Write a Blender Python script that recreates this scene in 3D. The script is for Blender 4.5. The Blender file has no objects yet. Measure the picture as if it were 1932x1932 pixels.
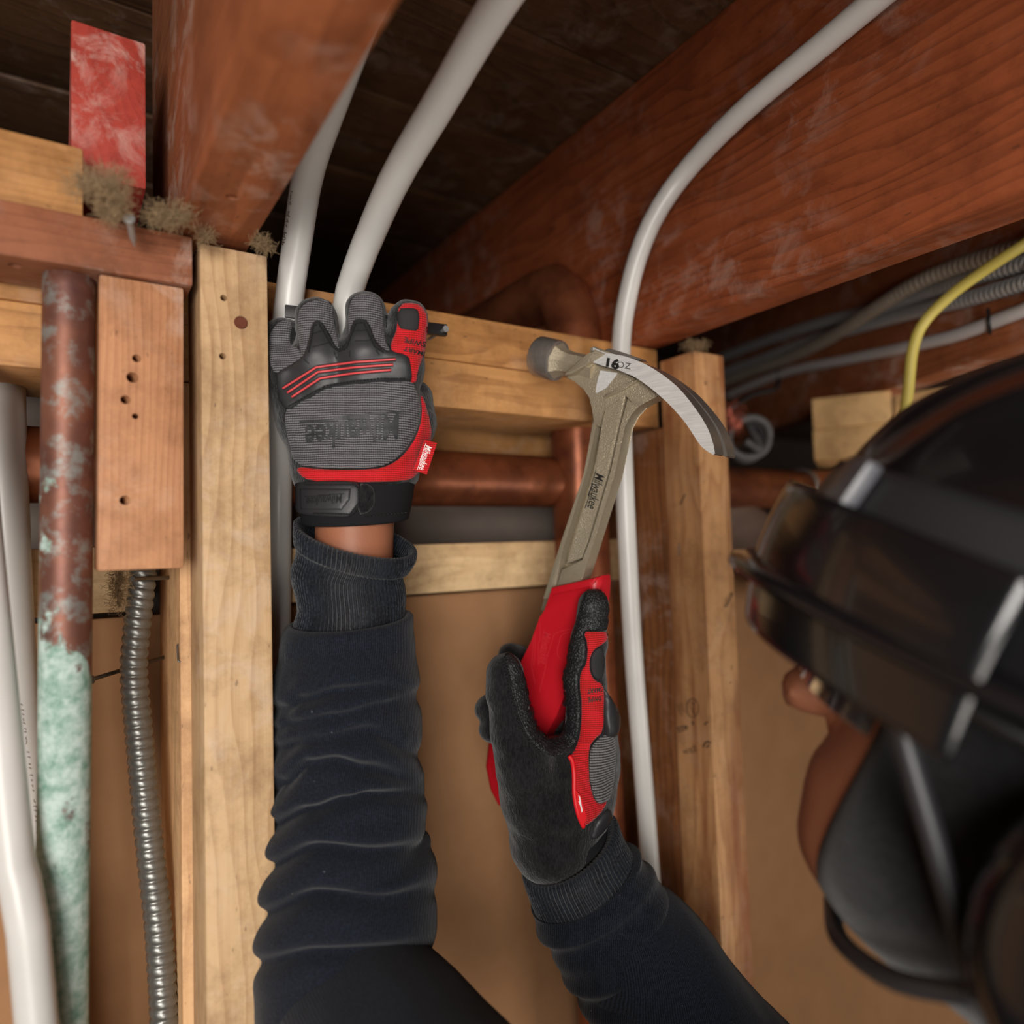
import bpy, bmesh, math, random
import numpy as np
from mathutils import Vector, Matrix
from mathutils.bvhtree import BVHTree
from mathutils.geometry import delaunay_2d_cdt

random.seed(7)
np.random.seed(7)
scene = bpy.context.scene
COL = scene.collection

# ------------------------------------------------------------------ camera
F = 1302.0                       # focal length in pixels of the 1932 px frame
CZ = 1.75                        # camera height above the floor
CAM = Vector((0.0, -0.424, CZ))
YAW, PITCH, ROLL = math.radians(33.3), math.radians(2.8), math.radians(1.75)
FW = Vector((math.sin(YAW) * math.cos(PITCH), math.cos(YAW) * math.cos(PITCH), math.sin(PITCH)))
_r0 = Vector((math.cos(YAW), -math.sin(YAW), 0))
_u0 = _r0.cross(FW)
RT = (_r0 * math.cos(ROLL) - _u0 * math.sin(ROLL)).normalized()
UP = (_r0 * math.sin(ROLL) + _u0 * math.cos(ROLL)).normalized()
BK = -FW
cam_data = bpy.data.cameras.new('camera')
cam_data.sensor_fit = 'HORIZONTAL'
cam_data.sensor_width = 36.0
cam_data.lens = F / 1932.0 * 36.0
cam_data.clip_start = 0.01
cam_data.dof.use_dof = True
cam_data.dof.focus_distance = 0.455
cam_data.dof.aperture_fstop = 2.8
cam = bpy.data.objects.new('camera', cam_data)
COL.objects.link(cam)
cam.matrix_world = Matrix(((RT.x, UP.x, BK.x, CAM.x), (RT.y, UP.y, BK.y, CAM.y), (RT.z, UP.z, BK.z, CAM.z), (0, 0, 0, 1)))
scene.camera = cam

# ------------------------------------------------------------------ world and lights
world = bpy.data.worlds.new('world')
scene.world = world
world.use_nodes = True
_bg = world.node_tree.nodes['Background']
_bg.inputs[0].default_value = (1.0, 0.90, 0.80, 1)
_bg.inputs[1].default_value = 0.045

def area_light(name, loc, target, size, power, color, size_y=None):
    ld = bpy.data.lights.new(name, 'AREA')
    ld.shape = 'RECTANGLE'
    ld.size = size
    ld.size_y = size_y or size
    ld.energy = power
    ld.color = color
    o = bpy.data.objects.new(name, ld)
    COL.objects.link(o)
    o.location = loc
    o.rotation_euler = (Vector(target) - Vector(loc)).to_track_quat('-Z', 'Y').to_euler()
    return o

area_light('key_softbox', (-0.50, -1.16, CZ - 0.02), (0.22, 0.02, CZ), 0.50, 17.0, (1.0, 0.955, 0.90), 0.60)
area_light('floor_lamp', (-0.30, -1.35, CZ - 0.85), (0.30, 0.02, CZ + .05), 0.6, 8.0, (1.0, 0.93, 0.85))
area_light('room_lamp', (1.05, -1.45, CZ - 0.70), (0.75, 0.0, CZ + 0.2), 0.6, 12.0, (1.0, 0.92, 0.82))

vs = scene.view_settings
vs.view_transform = 'Standard'
vs.look = 'None'
vs.gamma = 1.0
vs.use_curve_mapping = False
vs.exposure = 0.0

# ------------------------------------------------------------------ pixel rays to places in the room
def ray(px, py):
    return FW + RT * ((px - 966.0) / F) - UP * ((py - 966.0) / F)

def P3(px, py, zc):
    return CAM + ray(px, py) * zc

def atY(px, py, Y):
    d = ray(px, py)
    return CAM + d * ((Y - CAM.y) / d.y)

def atX(px, py, X):
    d = ray(px, py)
    return CAM + d * ((X - CAM.x) / d.x)

def atZ(px, py, z):
    d = ray(px, py)
    return CAM + d * ((CZ + z - CAM.z) / d.z)

# ------------------------------------------------------------------ object helpers
WM = {}

def setp(o, label=None, cat=None, group=None, kind=None):
    if label: o['label'] = label
    if cat: o['category'] = cat
    if group: o['group'] = group
    if kind: o['kind'] = kind
    return o

def link(o, M=None, parent=None):
    COL.objects.link(o)
    M = M or Matrix.Identity(4)
    if parent is not None:
        o.parent = parent
        o.matrix_parent_inverse = WM[parent.name].inverted()
    o.matrix_basis = M
    WM[o.name] = M.copy()
    return o

def empty(name, loc, label, cat, group=None):
    o = bpy.data.objects.new(name, None)
    o.empty_display_size = 0.02
    link(o, Matrix.Translation(loc))
    return setp(o, label, cat, group)

def frame_m(o, x, y, z):
    return Matrix(((x.x, y.x, z.x, o.x), (x.y, y.y, z.y, o.y), (x.z, y.z, z.z, o.z), (0, 0, 0, 1)))

def mesh_obj(name, verts, faces, mat, parent=None, M=None, smooth=True):
    """verts in world space; M = the object's own matrix (verts are moved into it)."""
    me = bpy.data.meshes.new(name)
    V = np.array([tuple(v) for v in verts], dtype=float) if not isinstance(verts, np.ndarray) else verts
    if M is not None:
        Mi = np.array(M.inverted())
        V = V @ Mi[:3, :3].T + Mi[:3, 3]
    me.from_pydata(V.tolist(), [], faces if not isinstance(faces, np.ndarray) else faces.tolist())
    if smooth:
        me.polygons.foreach_set('use_smooth', [True] * len(me.polygons))
    me.materials.append(mat)
    me.update()
    o = bpy.data.objects.new(name, me)
    return link(o, M, parent)

def bm_obj(name, bm, mat, parent=None, M=None, smooth=False, autosmooth=None):
    me = bpy.data.meshes.new(name)
    bmesh.ops.recalc_face_normals(bm, faces=bm.faces)
    bm.to_mesh(me)
    bm.free()
    if smooth:
        me.polygons.foreach_set('use_smooth', [True] * len(me.polygons))
        if autosmooth:
            me.set_sharp_from_angle(angle=math.radians(autosmooth))
    me.materials.append(mat)
    o = bpy.data.objects.new(name, me)
    return link(o, M, parent)

def world_bvh(*objs):
    vs_, fs_ = [], []
    for o in objs:
        M = WM[o.name]
        base = len(vs_)
        vs_ += [M @ v.co for v in o.data.vertices]
        fs_ += [tuple(base + i for i in p.vertices) for p in o.data.polygons]
    return BVHTree.FromPolygons(vs_, fs_)

def catmull(pts, n):
    pts = [np.array(p, dtype=float) for p in pts]
    if len(pts) == 2:
        return [pts[0] + (pts[1] - pts[0]) * i / (n - 1) for i in range(n)]
    P = [2 * pts[0] - pts[1]] + pts + [2 * pts[-1] - pts[-2]]
    L = [0]
    for a, b in zip(pts, pts[1:]):
        L.append(L[-1] + max(np.linalg.norm((b - a)[:3]), 1e-9))
    out = []
    for i in range(n):
        s = L[-1] * i / (n - 1)
        k = 0
        while k < len(pts) - 2 and s > L[k + 1]:
            k += 1
        t = (s - L[k]) / (L[k + 1] - L[k])
        p0, p1, p2, p3 = P[k], P[k + 1], P[k + 2], P[k + 3]
        out.append(0.5 * ((2 * p1) + (-p0 + p2) * t + (2 * p0 - 5 * p1 + 4 * p2 - p3) * t * t + (-p0 + 3 * p1 - 3 * p2 + p3) * t ** 3))
    return out

def sweep(pts, r, n=60, seg=24, rfun=None, caps=True):
    """tube along a smooth path -> verts, faces (world)"""
    C = [Vector(p) for p in catmull([tuple(p) for p in pts], n)]
    V, Fc = [], []
    nrm = None
    s = 0.0
    for i, c in enumerate(C):
        t = (C[min(i + 1, n - 1)] - C[max(i - 1, 0)]).normalized()
        if nrm is None:
            a = Vector((0, 0, 1)) if abs(t.z) < 0.9 else Vector((1, 0, 0))
            nrm = (a - t * a.dot(t)).normalized()
        else:
            nrm = (nrm - t * nrm.dot(t)).normalized()
            s += (c - C[i - 1]).length
        bn = t.cross(nrm)
        for j in range(seg):
            th = 2 * math.pi * j / seg
            rr = rfun(s, th, i / (n - 1)) if rfun else r
            V.append(c + (nrm * math.cos(th) + bn * math.sin(th)) * rr)
    for i in range(n - 1):
        for j in range(seg):
            j2 = (j + 1) % seg
            Fc.append((i * seg + j, i * seg + j2, (i + 1) * seg + j2, (i + 1) * seg + j))
    if caps:
        Fc.append(tuple(range(seg))[::-1])
        Fc.append(tuple((n - 1) * seg + j for j in range(seg)))
    return V, Fc

def tube(name, pts, r, mat, parent=None, n=60, seg=24, rfun=None, M=None):
    V, Fc = sweep(pts, r, n, seg, rfun)
    return mesh_obj(name, V, Fc, mat, parent, M)

def box_bm(x0, x1, y0, y1, z0, z1, bevel=0.0012, segs=2):
    bm = bmesh.new()
    bmesh.ops.create_cube(bm, size=1)
    for v in bm.verts:
        v.co = Vector((x0 + (v.co.x + .5) * (x1 - x0), y0 + (v.co.y + .5) * (y1 - y0), z0 + (v.co.z + .5) * (z1 - z0)))
    if bevel:
        bmesh.ops.bevel(bm, geom=bm.edges[:], offset=bevel, segments=segs, affect='EDGES', profile=0.6)
    return bm

def beam(name, p0, p1, w, t, side, mat, parent=None, bevel=0.0015, rough_ends=0.0, wav=0.0):
    """board from p0 to p1 (centres of the end faces), w along side, t across; local X = grain"""
    p0, p1 = Vector(p0), Vector(p1)
    x = (p1 - p0).normalized()
    s = Vector(side)
    y = (s - x * s.dot(x)).normalized()
    z = x.cross(y)
    L = (p1 - p0).length
    bm = box_bm(0, L, -w / 2, w / 2, -t / 2, t / 2, bevel)
    if wav:
        bmesh.ops.subdivide_edges(bm, edges=[e for e in bm.edges if abs((e.verts[0].co - e.verts[1].co).x) > 0.5 * L], cuts=max(3, int(L / 0.03)))
        ph = random.random() * 6
        for v in bm.verts:
            v.co.y += wav * math.sin(v.co.x * 9 + ph)
            v.co.z += wav * math.sin(v.co.x * 7 + ph * 2)
    o = bm_obj(name, bm, mat, parent, frame_m(p0, x, y, z), smooth=True, autosmooth=35)
    return o

def drill(o, holes):
    """cut round holes into a board: holes = [(world point, world direction inwards, radius, depth)]"""
    M = WM[o.name]
    Mi = M.inverted()
    bm = bmesh.new()
    for (p, d, r, dep) in holes:
        p, d = Mi @ Vector(p), (Mi.to_3x3() @ Vector(d)).normalized()
        q = d.to_track_quat('Z', 'Y').to_matrix().to_4x4()
        bmesh.ops.create_cone(bm, cap_ends=True, segments=12, radius1=r, radius2=r * 0.75, depth=dep * 2, matrix=Matrix.Translation(p) @ q)
    me = bpy.data.meshes.new('cut')
    bm.to_mesh(me); bm.free()
    c = bpy.data.objects.new('cut', me)
    COL.objects.link(c)
    c.matrix_world = M
    md = o.modifiers.new('holes', 'BOOLEAN')
    md.operation = 'DIFFERENCE'; md.object = c; md.solver = 'EXACT'
    dg = bpy.context.evaluated_depsgraph_get()
    nm = bpy.data.meshes.new_from_object(o.evaluated_get(dg))
    o.modifiers.clear()
    old = o.data
    o.data = nm
    bpy.data.meshes.remove(old)
    bpy.data.objects.remove(c)
    nm.set_sharp_from_angle(angle=math.radians(35))

# ------------------------------------------------------------------ traced panels and decals laid on real surfaces
def cast(bvh, px, py):
    d = ray(px, py).normalized()
    h = bvh.ray_cast(CAM, d)
    if h[0] is None:
        # beyond the outline: take the closest point of the surface at about the same distance
        near = None
        for k in (4, 8, 14, 22):
            for a in range(12):
                q = bvh.ray_cast(CAM, ray(px + k * math.cos(a * math.pi / 6), py + k * math.sin(a * math.pi / 6)).normalized())
                if q[0] is not None and (near is None or q[3] > near[3]):
                    near = q
            if near: break
        if near is None:
            return None
        p = CAM + d * near[3]
        f = bvh.find_nearest(p)
        return f[0], f[1]
    n = h[1]
    if n.dot(d) > 0: n = -n
    return h[0], n

def resample(poly, step, closed=True):
    out = []
    m = len(poly)
    for i in range(m if closed else m - 1):
        a, b = poly[i], poly[(i + 1) % m]
        L = math.hypot(b[0] - a[0], b[1] - a[1])
        k = max(1, int(L / step))
        for j in range(k):
            out.append((a[0] + (b[0] - a[0]) * j / k, a[1] + (b[1] - a[1]) * j / k))
    if not closed: out.append(poly[-1])
    return out

def round_poly(poly, it=2):
    for _ in range(it):
        q = []
        m = len(poly)
        for i in range(m):
            a, b = poly[i], poly[(i + 1) % m]
            q.append((a[0] * .75 + b[0] * .25, a[1] * .75 + b[1] * .25))
            q.append((a[0] * .25 + b[0] * .75, a[1] * .25 + b[1] * .75))
        poly = q
    return poly

def inside(poly, x, y):
    c = False
    m = len(poly)
    j = m - 1
    for i in range(m):
        xi, yi = poly[i]; xj, yj = poly[j]
        if (yi > y) != (yj > y) and x < (xj - xi) * (y - yi) / (yj - yi) + xi:
            c = not c
        j = i
    return c

def edge_dist(poly, x, y):
    P = np.array(poly); Q = np.roll(P, -1, axis=0)
    d = Q - P
    t = np.clip(((x - P[:, 0]) * d[:, 0] + (y - P[:, 1]) * d[:, 1]) / np.maximum((d ** 2).sum(1), 1e-9), 0, 1)
    return float(np.min(np.hypot(P[:, 0] + t * d[:, 0] - x, P[:, 1] + t * d[:, 1] - y)))

def panel(name, poly, bvh, thick, mat, parent, M=None, cell=7.0, rim=4.0, rnd=1, wave=None, sink=0.0012):
    """a sewn or moulded piece of the given outline that follows the surface under it, with a rounded rim"""
    poly = round_poly(poly, rnd) if rnd else poly
    poly = resample(poly, cell * 0.6)
    xs = [p[0] for p in poly]; ys = [p[1] for p in poly]
    pts = list(poly)
    nb = len(poly)
    inner = []
    y = min(ys)
    while y < max(ys):
        x = min(xs)
        while x < max(xs):
            xx, yy = x + random.uniform(-.1, .1) * cell, y + random.uniform(-.1, .1) * cell
            if inside(poly, xx, yy):
                dd = edge_dist(poly, xx, yy)
                if dd > rim * 0.6:
                    pts.append((xx, yy)); inner.append(dd)
            x += cell
        y += cell * 0.87
    # ring of points just inside the rim keeps the edge round
    for i in range(nb):
        a, b, c = poly[i - 1], poly[i], poly[(i + 1) % nb]
        tx, ty = c[0] - a[0], c[1] - a[1]
        L = math.hypot(tx, ty) or 1
        for s in (1, -1):
            q = (b[0] - s * ty / L * rim * .35, b[1] + s * tx / L * rim * .35)
            if inside(poly, *q) and edge_dist(poly, *q) > rim * .28:
                pts.append(q); inner.append(rim * .35)
    res = delaunay_2d_cdt([Vector(p) for p in pts], [(i, (i + 1) % nb) for i in range(nb)], [], 1, 1e-5)
    co, fs, orig = res[0], res[2], res[3]
    V = []
    dists = [edge_dist(poly, c.x, c.y) for c in co]
    ok = []
    for c, dd in zip(co, dists):
        h = cast(bvh, c.x, c.y)
        if h is None:
            V.append(None); continue
        k = min(dd / rim, 1.0)
        hgt = thick * math.sqrt(max(0.0, 1 - (1 - k) ** 2))
        if wave: hgt += wave(c.x, c.y) * k
        V.append(h[0] + h[1] * (hgt if dd > 0.05 else thick * 0.15))
    good = [f for f in fs if all(V[i] is not None for i in f)]
    # skirt
    cnt = {}
    for f in good:
        for i in range(len(f)):
            e = (f[i], f[(i + 1) % len(f)])
            cnt[e] = cnt.get(e, 0) + 1
    bnd = [e for e in cnt if (e[1], e[0]) not in cnt]
    used = {i for f in good for i in f}
    cen = {}
    VV = []; idx = {}
    for i in sorted(used):
        idx[i] = len(VV); VV.append(V[i])
    FF = [tuple(idx[i] for i in f) for f in good]
    low = {}
    for e in bnd:
        for i in e:
            if i not in low:
                h = cast(bvh, co[i].x, co[i].y)
                low[i] = len(VV); VV.append(h[0] - h[1] * sink)
    FF += [(idx[e[1]], idx[e[0]], low[e[0]], low[e[1]]) for e in bnd]
    o = mesh_obj(name, VV, FF, mat, parent, M)
    bm = bmesh.new(); bm.from_mesh(o.data)
    bmesh.ops.recalc_face_normals(bm, faces=bm.faces)
    tot = sum(((M.to_3x3() if M else Matrix.Identity(3)) @ f.normal).dot(BK) * f.calc_area() for f in bm.faces)
    if tot < 0:
        bmesh.ops.reverse_faces(bm, faces=bm.faces)
    bm.to_mesh(o.data); bm.free()
    return o

def text_mesh(body, bold=0.0, shear=0.0, sub=True):
    cu = bpy.data.curves.new('t', 'FONT')
    cu.body = body
    cu.size = 1.0
    cu.offset = bold
    cu.shear = shear
    cu.resolution_u = 3
    cu.align_x = 'CENTER'; cu.align_y = 'CENTER'
    o = bpy.data.objects.new('t', cu)
    COL.objects.link(o)
    dg = bpy.context.evaluated_depsgraph_get()
    me = bpy.data.meshes.new_from_object(o.evaluated_get(dg))
    bm = bmesh.new(); bm.from_mesh(me)
    bmesh.ops.triangulate(bm, faces=bm.faces)
    if sub:
        for _ in range(4):
            ee = [e for e in bm.edges if e.calc_length() > 0.09]
            if not ee: break
            bmesh.ops.subdivide_edges(bm, edges=ee, cuts=1)
            bmesh.ops.triangulate(bm, faces=bm.faces)
    V = [(v.co.x, v.co.y) for v in bm.verts]
    bm.faces.ensure_lookup_table()
    Fc = [tuple(v.index for v in f.verts) for f in bm.faces]
    bm.free()
    bpy.data.objects.remove(o); bpy.data.curves.remove(cu); bpy.data.meshes.remove(me)
    return V, Fc

def shape_fill(poly, cell):
    p = resample(poly, cell)
    n = len(p)
    r = delaunay_2d_cdt([Vector(q) for q in p], [(i, (i + 1) % n) for i in range(n)], [], 1, 1e-6)
    return [(c.x, c.y) for c in r[0]], [tuple(f) for f in r[2]]

def join2(*ms):
    V, Fc = [], []
    for v, f in ms:
        b = len(V)
        V += v; Fc += [tuple(b + i for i in q) for q in f]
    return V, Fc

def stroke(pts, w=2.0):
    V, Fc = [], []
    for i, (x, y_) in enumerate(pts):
        a_ = pts[max(0, i - 1)]; b_ = pts[min(len(pts) - 1, i + 1)]
        tx, ty = b_[0] - a_[0], b_[1] - a_[1]
        L = math.hypot(tx, ty) or 1
        V += [(x - ty / L * w / 2, y_ + tx / L * w / 2), (x + ty / L * w / 2, y_ - tx / L * w / 2)]
    for i in range(len(pts) - 1):
        Fc.append((2 * i, 2 * i + 1, 2 * i + 3, 2 * i + 2))
    return V, Fc

def logo_mesh(bold=0.02):
    v, f = text_mesh('Milwaukee', bold, 0.28)
    w = max(p[0] for p in v) - min(p[0] for p in v)
    v = [(p[0] * 4.0 / w, p[1] * 1.6 * 4.0 / w) for p in v]
    bolt = join2(stroke(resample([(-2.2, -.50), (-.62, -.60)], .15, False), .08), stroke(resample([(-.66, -.50), (-.62, -.66)], .1, False), .12), stroke(resample([(-.72, -.50), (.72, -.64)], .15, False), .15),
                 stroke(resample([(.66, -.50), (.70, -.70)], .1, False), .12), stroke(resample([(.62, -.54), (2.2, -.66)], .15, False), .08))
    return join2((v, f), bolt)

def decal(name, m, place, bvh, mat, parent=None, lift=0.0002, M=None):
    """print: 2-D mesh m, place(x, y) -> pixel; every point is set on the surface hit there"""
    V = []
    for (x, y) in m[0]:
        h = cast(bvh, *place(x, y))
        V.append(h[0] + h[1] * lift if h else None)
    Fc = [f for f in m[1] if all(V[i] is not None for i in f)]
    V = [v if v is not None else CAM + FW for v in V]
    used = sorted({i for f in Fc for i in f})
    ix = {u: k for k, u in enumerate(used)}
    Fc = [tuple(ix[i] for i in f) for f in Fc]
    V = [V[u] for u in used]
    out = []
    for f in Fc:   # face the camera
        n = (V[f[1]] - V[f[0]]).cross(V[f[2]] - V[f[0]])
        out.append(f if n.dot(CAM - V[f[0]]) > 0 else f[::-1])
    # a thin real edge
    nV = len(V)
    o = mesh_obj(name, V, out, mat, parent, M, smooth=False)
    return o

def placer(cx, cy, ang, sx, sy=None, flip=False):
    sy = sy or sx
    c, s = math.cos(math.radians(ang)), math.sin(math.radians(ang))
    def f(x, y):
        x *= sx; y *= -sy
        return cx + x * c - y * s, cy + x * s + y * c
    return f

# ------------------------------------------------------------------ implicit bodies
def rc(p, a, b, ra, rb=None):
    rb = ra if rb is None else rb
    a = np.array(a); b = np.array(b)
    d = b - a
    t = np.clip(((p - a) @ d) / max(d @ d, 1e-12), 0, 1)
    q = p - a - t[:, None] * d
    return np.sqrt((q ** 2).sum(1)) - (ra + (rb - ra) * t)

def ell(p, c, r, B=None):
    q = p - np.array(c)
    if B is not None:
        q = q @ np.array(B).T
    r = np.array(r)
    k0 = np.sqrt(((q / r) ** 2).sum(1))
    k1 = np.sqrt(((q / (r * r)) ** 2).sum(1))
    return k0 * (k0 - 1) / np.maximum(k1, 1e-9)

def smin(a, b, k):
    h = np.clip(.5 + .5 * (b - a) / k, 0, 1)
    return b * (1 - h) + a * h - k * h * (1 - h)

def smax(a, b, k):
    return -smin(-a, -b, k)

def surfnet(f, lo, hi, h):
    lo = np.array(lo, float); hi = np.array(hi, float)
    n = np.ceil((hi - lo) / h).astype(int) + 1
    ys = lo[1] + np.arange(n[1]) * h
    zs = lo[2] + np.arange(n[2]) * h
    Y, Z = np.meshgrid(ys, zs, indexing='ij')
    V = np.empty(n)
    for i in range(n[0]):
        pts = np.stack([np.full(Y.size, lo[0] + i * h), Y.ravel(), Z.ravel()], 1)
        V[i] = f(pts).reshape(n[1], n[2])
    cn = n - 1
    def corner(a):
        return V[a[0]:a[0] + cn[0], a[1]:a[1] + cn[1], a[2]:a[2] + cn[2]]
    cs = [(i, j, k) for i in (0, 1) for j in (0, 1) for k in (0, 1)]
    cnt = sum((corner(a) < 0).astype(int) for a in cs)
    act = (cnt > 0) & (cnt < 8)
    ijk = np.argwhere(act)
    S = np.zeros((len(ijk), 3)); K = np.zeros(len(ijk))
    for a in cs:
        for ax in range(3):
            if a[ax] == 0:
                b = list(a); b[ax] = 1
                va = corner(a)[act]; vb = corner(b)[act]
                m = (va < 0) != (vb < 0)
                t = np.where(m, va / np.where(m, va - vb, 1), 0)
                P = np.repeat(np.array([a], float), len(ijk), 0)
                P[:, ax] += t
                S[m] += P[m]; K[m] += 1
    verts = lo + (ijk + S / K[:, None]) * h
    idx = -np.ones(cn, int)
    idx[act] = np.arange(len(ijk))
    faces = []
    ins = V < 0
    for ax in range(3):
        o1, o2 = (ax + 1) % 3, (ax + 2) % 3
        sl0 = [slice(None)] * 3; sl1 = [slice(None)] * 3
        sl0[ax] = slice(0, -1); sl1[ax] = slice(1, None)
        d = ins[tuple(sl0)] != ins[tuple(sl1)]
        E = np.argwhere(d)
        E = E[(E[:, o1] > 0) & (E[:, o2] > 0) & (E[:, o1] < cn[o1]) & (E[:, o2] < cn[o2])]
        u = np.zeros(3, int); u[o1] = 1
        w = np.zeros(3, int); w[o2] = 1
        q = np.stack([idx[tuple((E - u - w).T)], idx[tuple((E - w).T)], idx[tuple(E.T)], idx[tuple((E - u).T)]], 1)
        fl = ins[tuple(E.T)]
        q[~fl] = q[~fl][:, ::-1]
        faces.append(q)
    faces = np.concatenate(faces)
    faces = faces[(faces >= 0).all(1)]
    return verts, faces

def smooth_mesh(V, Fc, it=2, lam=0.5):
    V = V.copy()
    E = np.concatenate([Fc[:, [0, 1]], Fc[:, [1, 2]], Fc[:, [2, 3]], Fc[:, [3, 0]]])
    E = np.concatenate([E, E[:, ::-1]])
    deg = np.bincount(E[:, 0], minlength=len(V)).astype(float)
    for _ in range(it):
        S = np.zeros_like(V)
        np.add.at(S, E[:, 0], V[E[:, 1]])
        V += lam * (S / np.maximum(deg, 1)[:, None] - V)
    return V

def noise3(p, sc, seed=0):
    """cheap smooth value noise by summed sines"""
    rs = np.random.RandomState(seed)
    out = np.zeros(len(p))
    for _ in range(6):
        k = rs.normal(size=3) * sc
        out += np.sin(p @ k + rs.uniform(0, 6.28))
    return out / 6

def loft(name, rows, mat, parent=None, n=100, seg=96, disp=None, M=None, closed_ends=False, ex=2.0):
    """rows: (xl, yl, xr, yr, camera depth, half thickness, sag)  left/right outline points in the photo + real depth"""
    R_ = catmull(rows, n)
    V, Fc = [], []
    for i, r in enumerate(R_):
        xl, yl, xr, yr, zc, dp, sag = r
        A = P3(xl, yl, zc); B = P3(xr, yr, zc)
        mid = (A + B) / 2; hv = (B - A) / 2
        dv = BK * dp - UP * (sag * zc / F)
        for j in range(seg):
            th = 2 * math.pi * j / seg
            c, s = math.cos(th), math.sin(th)
            c2 = math.copysign(abs(c) ** (2 / ex), c); s2 = math.copysign(abs(s) ** (2 / ex), s)
            off = hv * c2 + dv * s2
            if disp:
                k = disp(th, i / (n - 1), mid + off)
                off += off.normalized() * k
            V.append(mid + off)
    for i in range(n - 1):
        for j in range(seg):
            j2 = (j + 1) % seg
            Fc.append((i * seg + j2, i * seg + j, (i + 1) * seg + j, (i + 1) * seg + j2))
    if closed_ends:
        Fc.append(tuple(range(seg)))
        Fc.append(tuple((n - 1) * seg + j for j in range(seg))[::-1])
    o = mesh_obj(name, V, Fc, mat, parent, M)
    return o

# ------------------------------------------------------------------ materials
def srgb(r, g, b, a=1.0):
    def c(x):
        x /= 255.0
        return x / 12.92 if x <= 0.04045 else ((x + 0.055) / 1.055) ** 2.4
    return (c(r), c(g), c(b), a)

class NT:
    def __init__(self, name):
        self.m = bpy.data.materials.new(name)
        self.m.use_nodes = True
        self.t = self.m.node_tree
        self.b = self.t.nodes['Principled BSDF']
    def n(self, typ, **kw):
        nd = self.t.nodes.new(typ)
        for k, v in kw.items():
            if k.startswith('i_'):
                key = k[2:]
                key = int(key) if key.isdigit() else key
                self.set(nd.inputs[key], v)
            else:
                setattr(nd, k, v)
        return nd
    def set(self, sock, v):
        if isinstance(v, bpy.types.NodeSocket):
            self.t.links.new(v, sock)
        else:
            sock.default_value = v
    def math(self, op, a, b=None, c=None):
        nd = self.n('ShaderNodeMath', operation=op)
        self.set(nd.inputs[0], a)
        if b is not None: self.set(nd.inputs[1], b)
        if c is not None: self.set(nd.inputs[2], c)
        return nd.outputs[0]
    def ramp(self, fac, stops):
        nd = self.n('ShaderNodeValToRGB')
        self.set(nd.inputs[0], fac)
        e = nd.color_ramp.elements
        while len(e) < len(stops): e.new(0.5)
        for k, (p, c) in zip(e, stops):
            k.position = p; k.color = c
        return nd.outputs[0]
    def mix(self, fac, a, b, mode='MIX'):
        nd = self.n('ShaderNodeMix', data_type='RGBA', blend_type=mode)
        self.set(nd.inputs[0], fac); self.set(nd.inputs[6], a); self.set(nd.inputs[7], b)
        return nd.outputs[2]
    def coord(self, scale=(1, 1, 1), loc=(0, 0, 0), rot=(0, 0, 0)):
        tc = self.n('ShaderNodeTexCoord')
        mp = self.n('ShaderNodeMapping', i_Scale=scale, i_Location=loc, i_Rotation=rot)
        self.t.links.new(tc.outputs['Object'], mp.inputs[0])
        return mp.outputs[0]
    def noise(self, vec, scale, detail=3.0, rough=0.5, dist=0.0):
        nd = self.n('ShaderNodeTexNoise', i_Scale=scale, i_Detail=detail, i_Roughness=rough, i_Distortion=dist)
        self.t.links.new(vec, nd.inputs['Vector'])
        return nd.outputs['Fac']
    def bump(self, h, strength, dist=0.001):
        nd = self.n('ShaderNodeBump', i_Strength=strength, i_Distance=dist)
        self.t.links.new(h, nd.inputs['Height'])
        self.t.links.new(nd.outputs[0], self.b.inputs['Normal'])
    def out(self, **kw):
        for k, v in kw.items():
            self.set(self.b.inputs[k.replace('_', ' ')], v)
        return self.m

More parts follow.
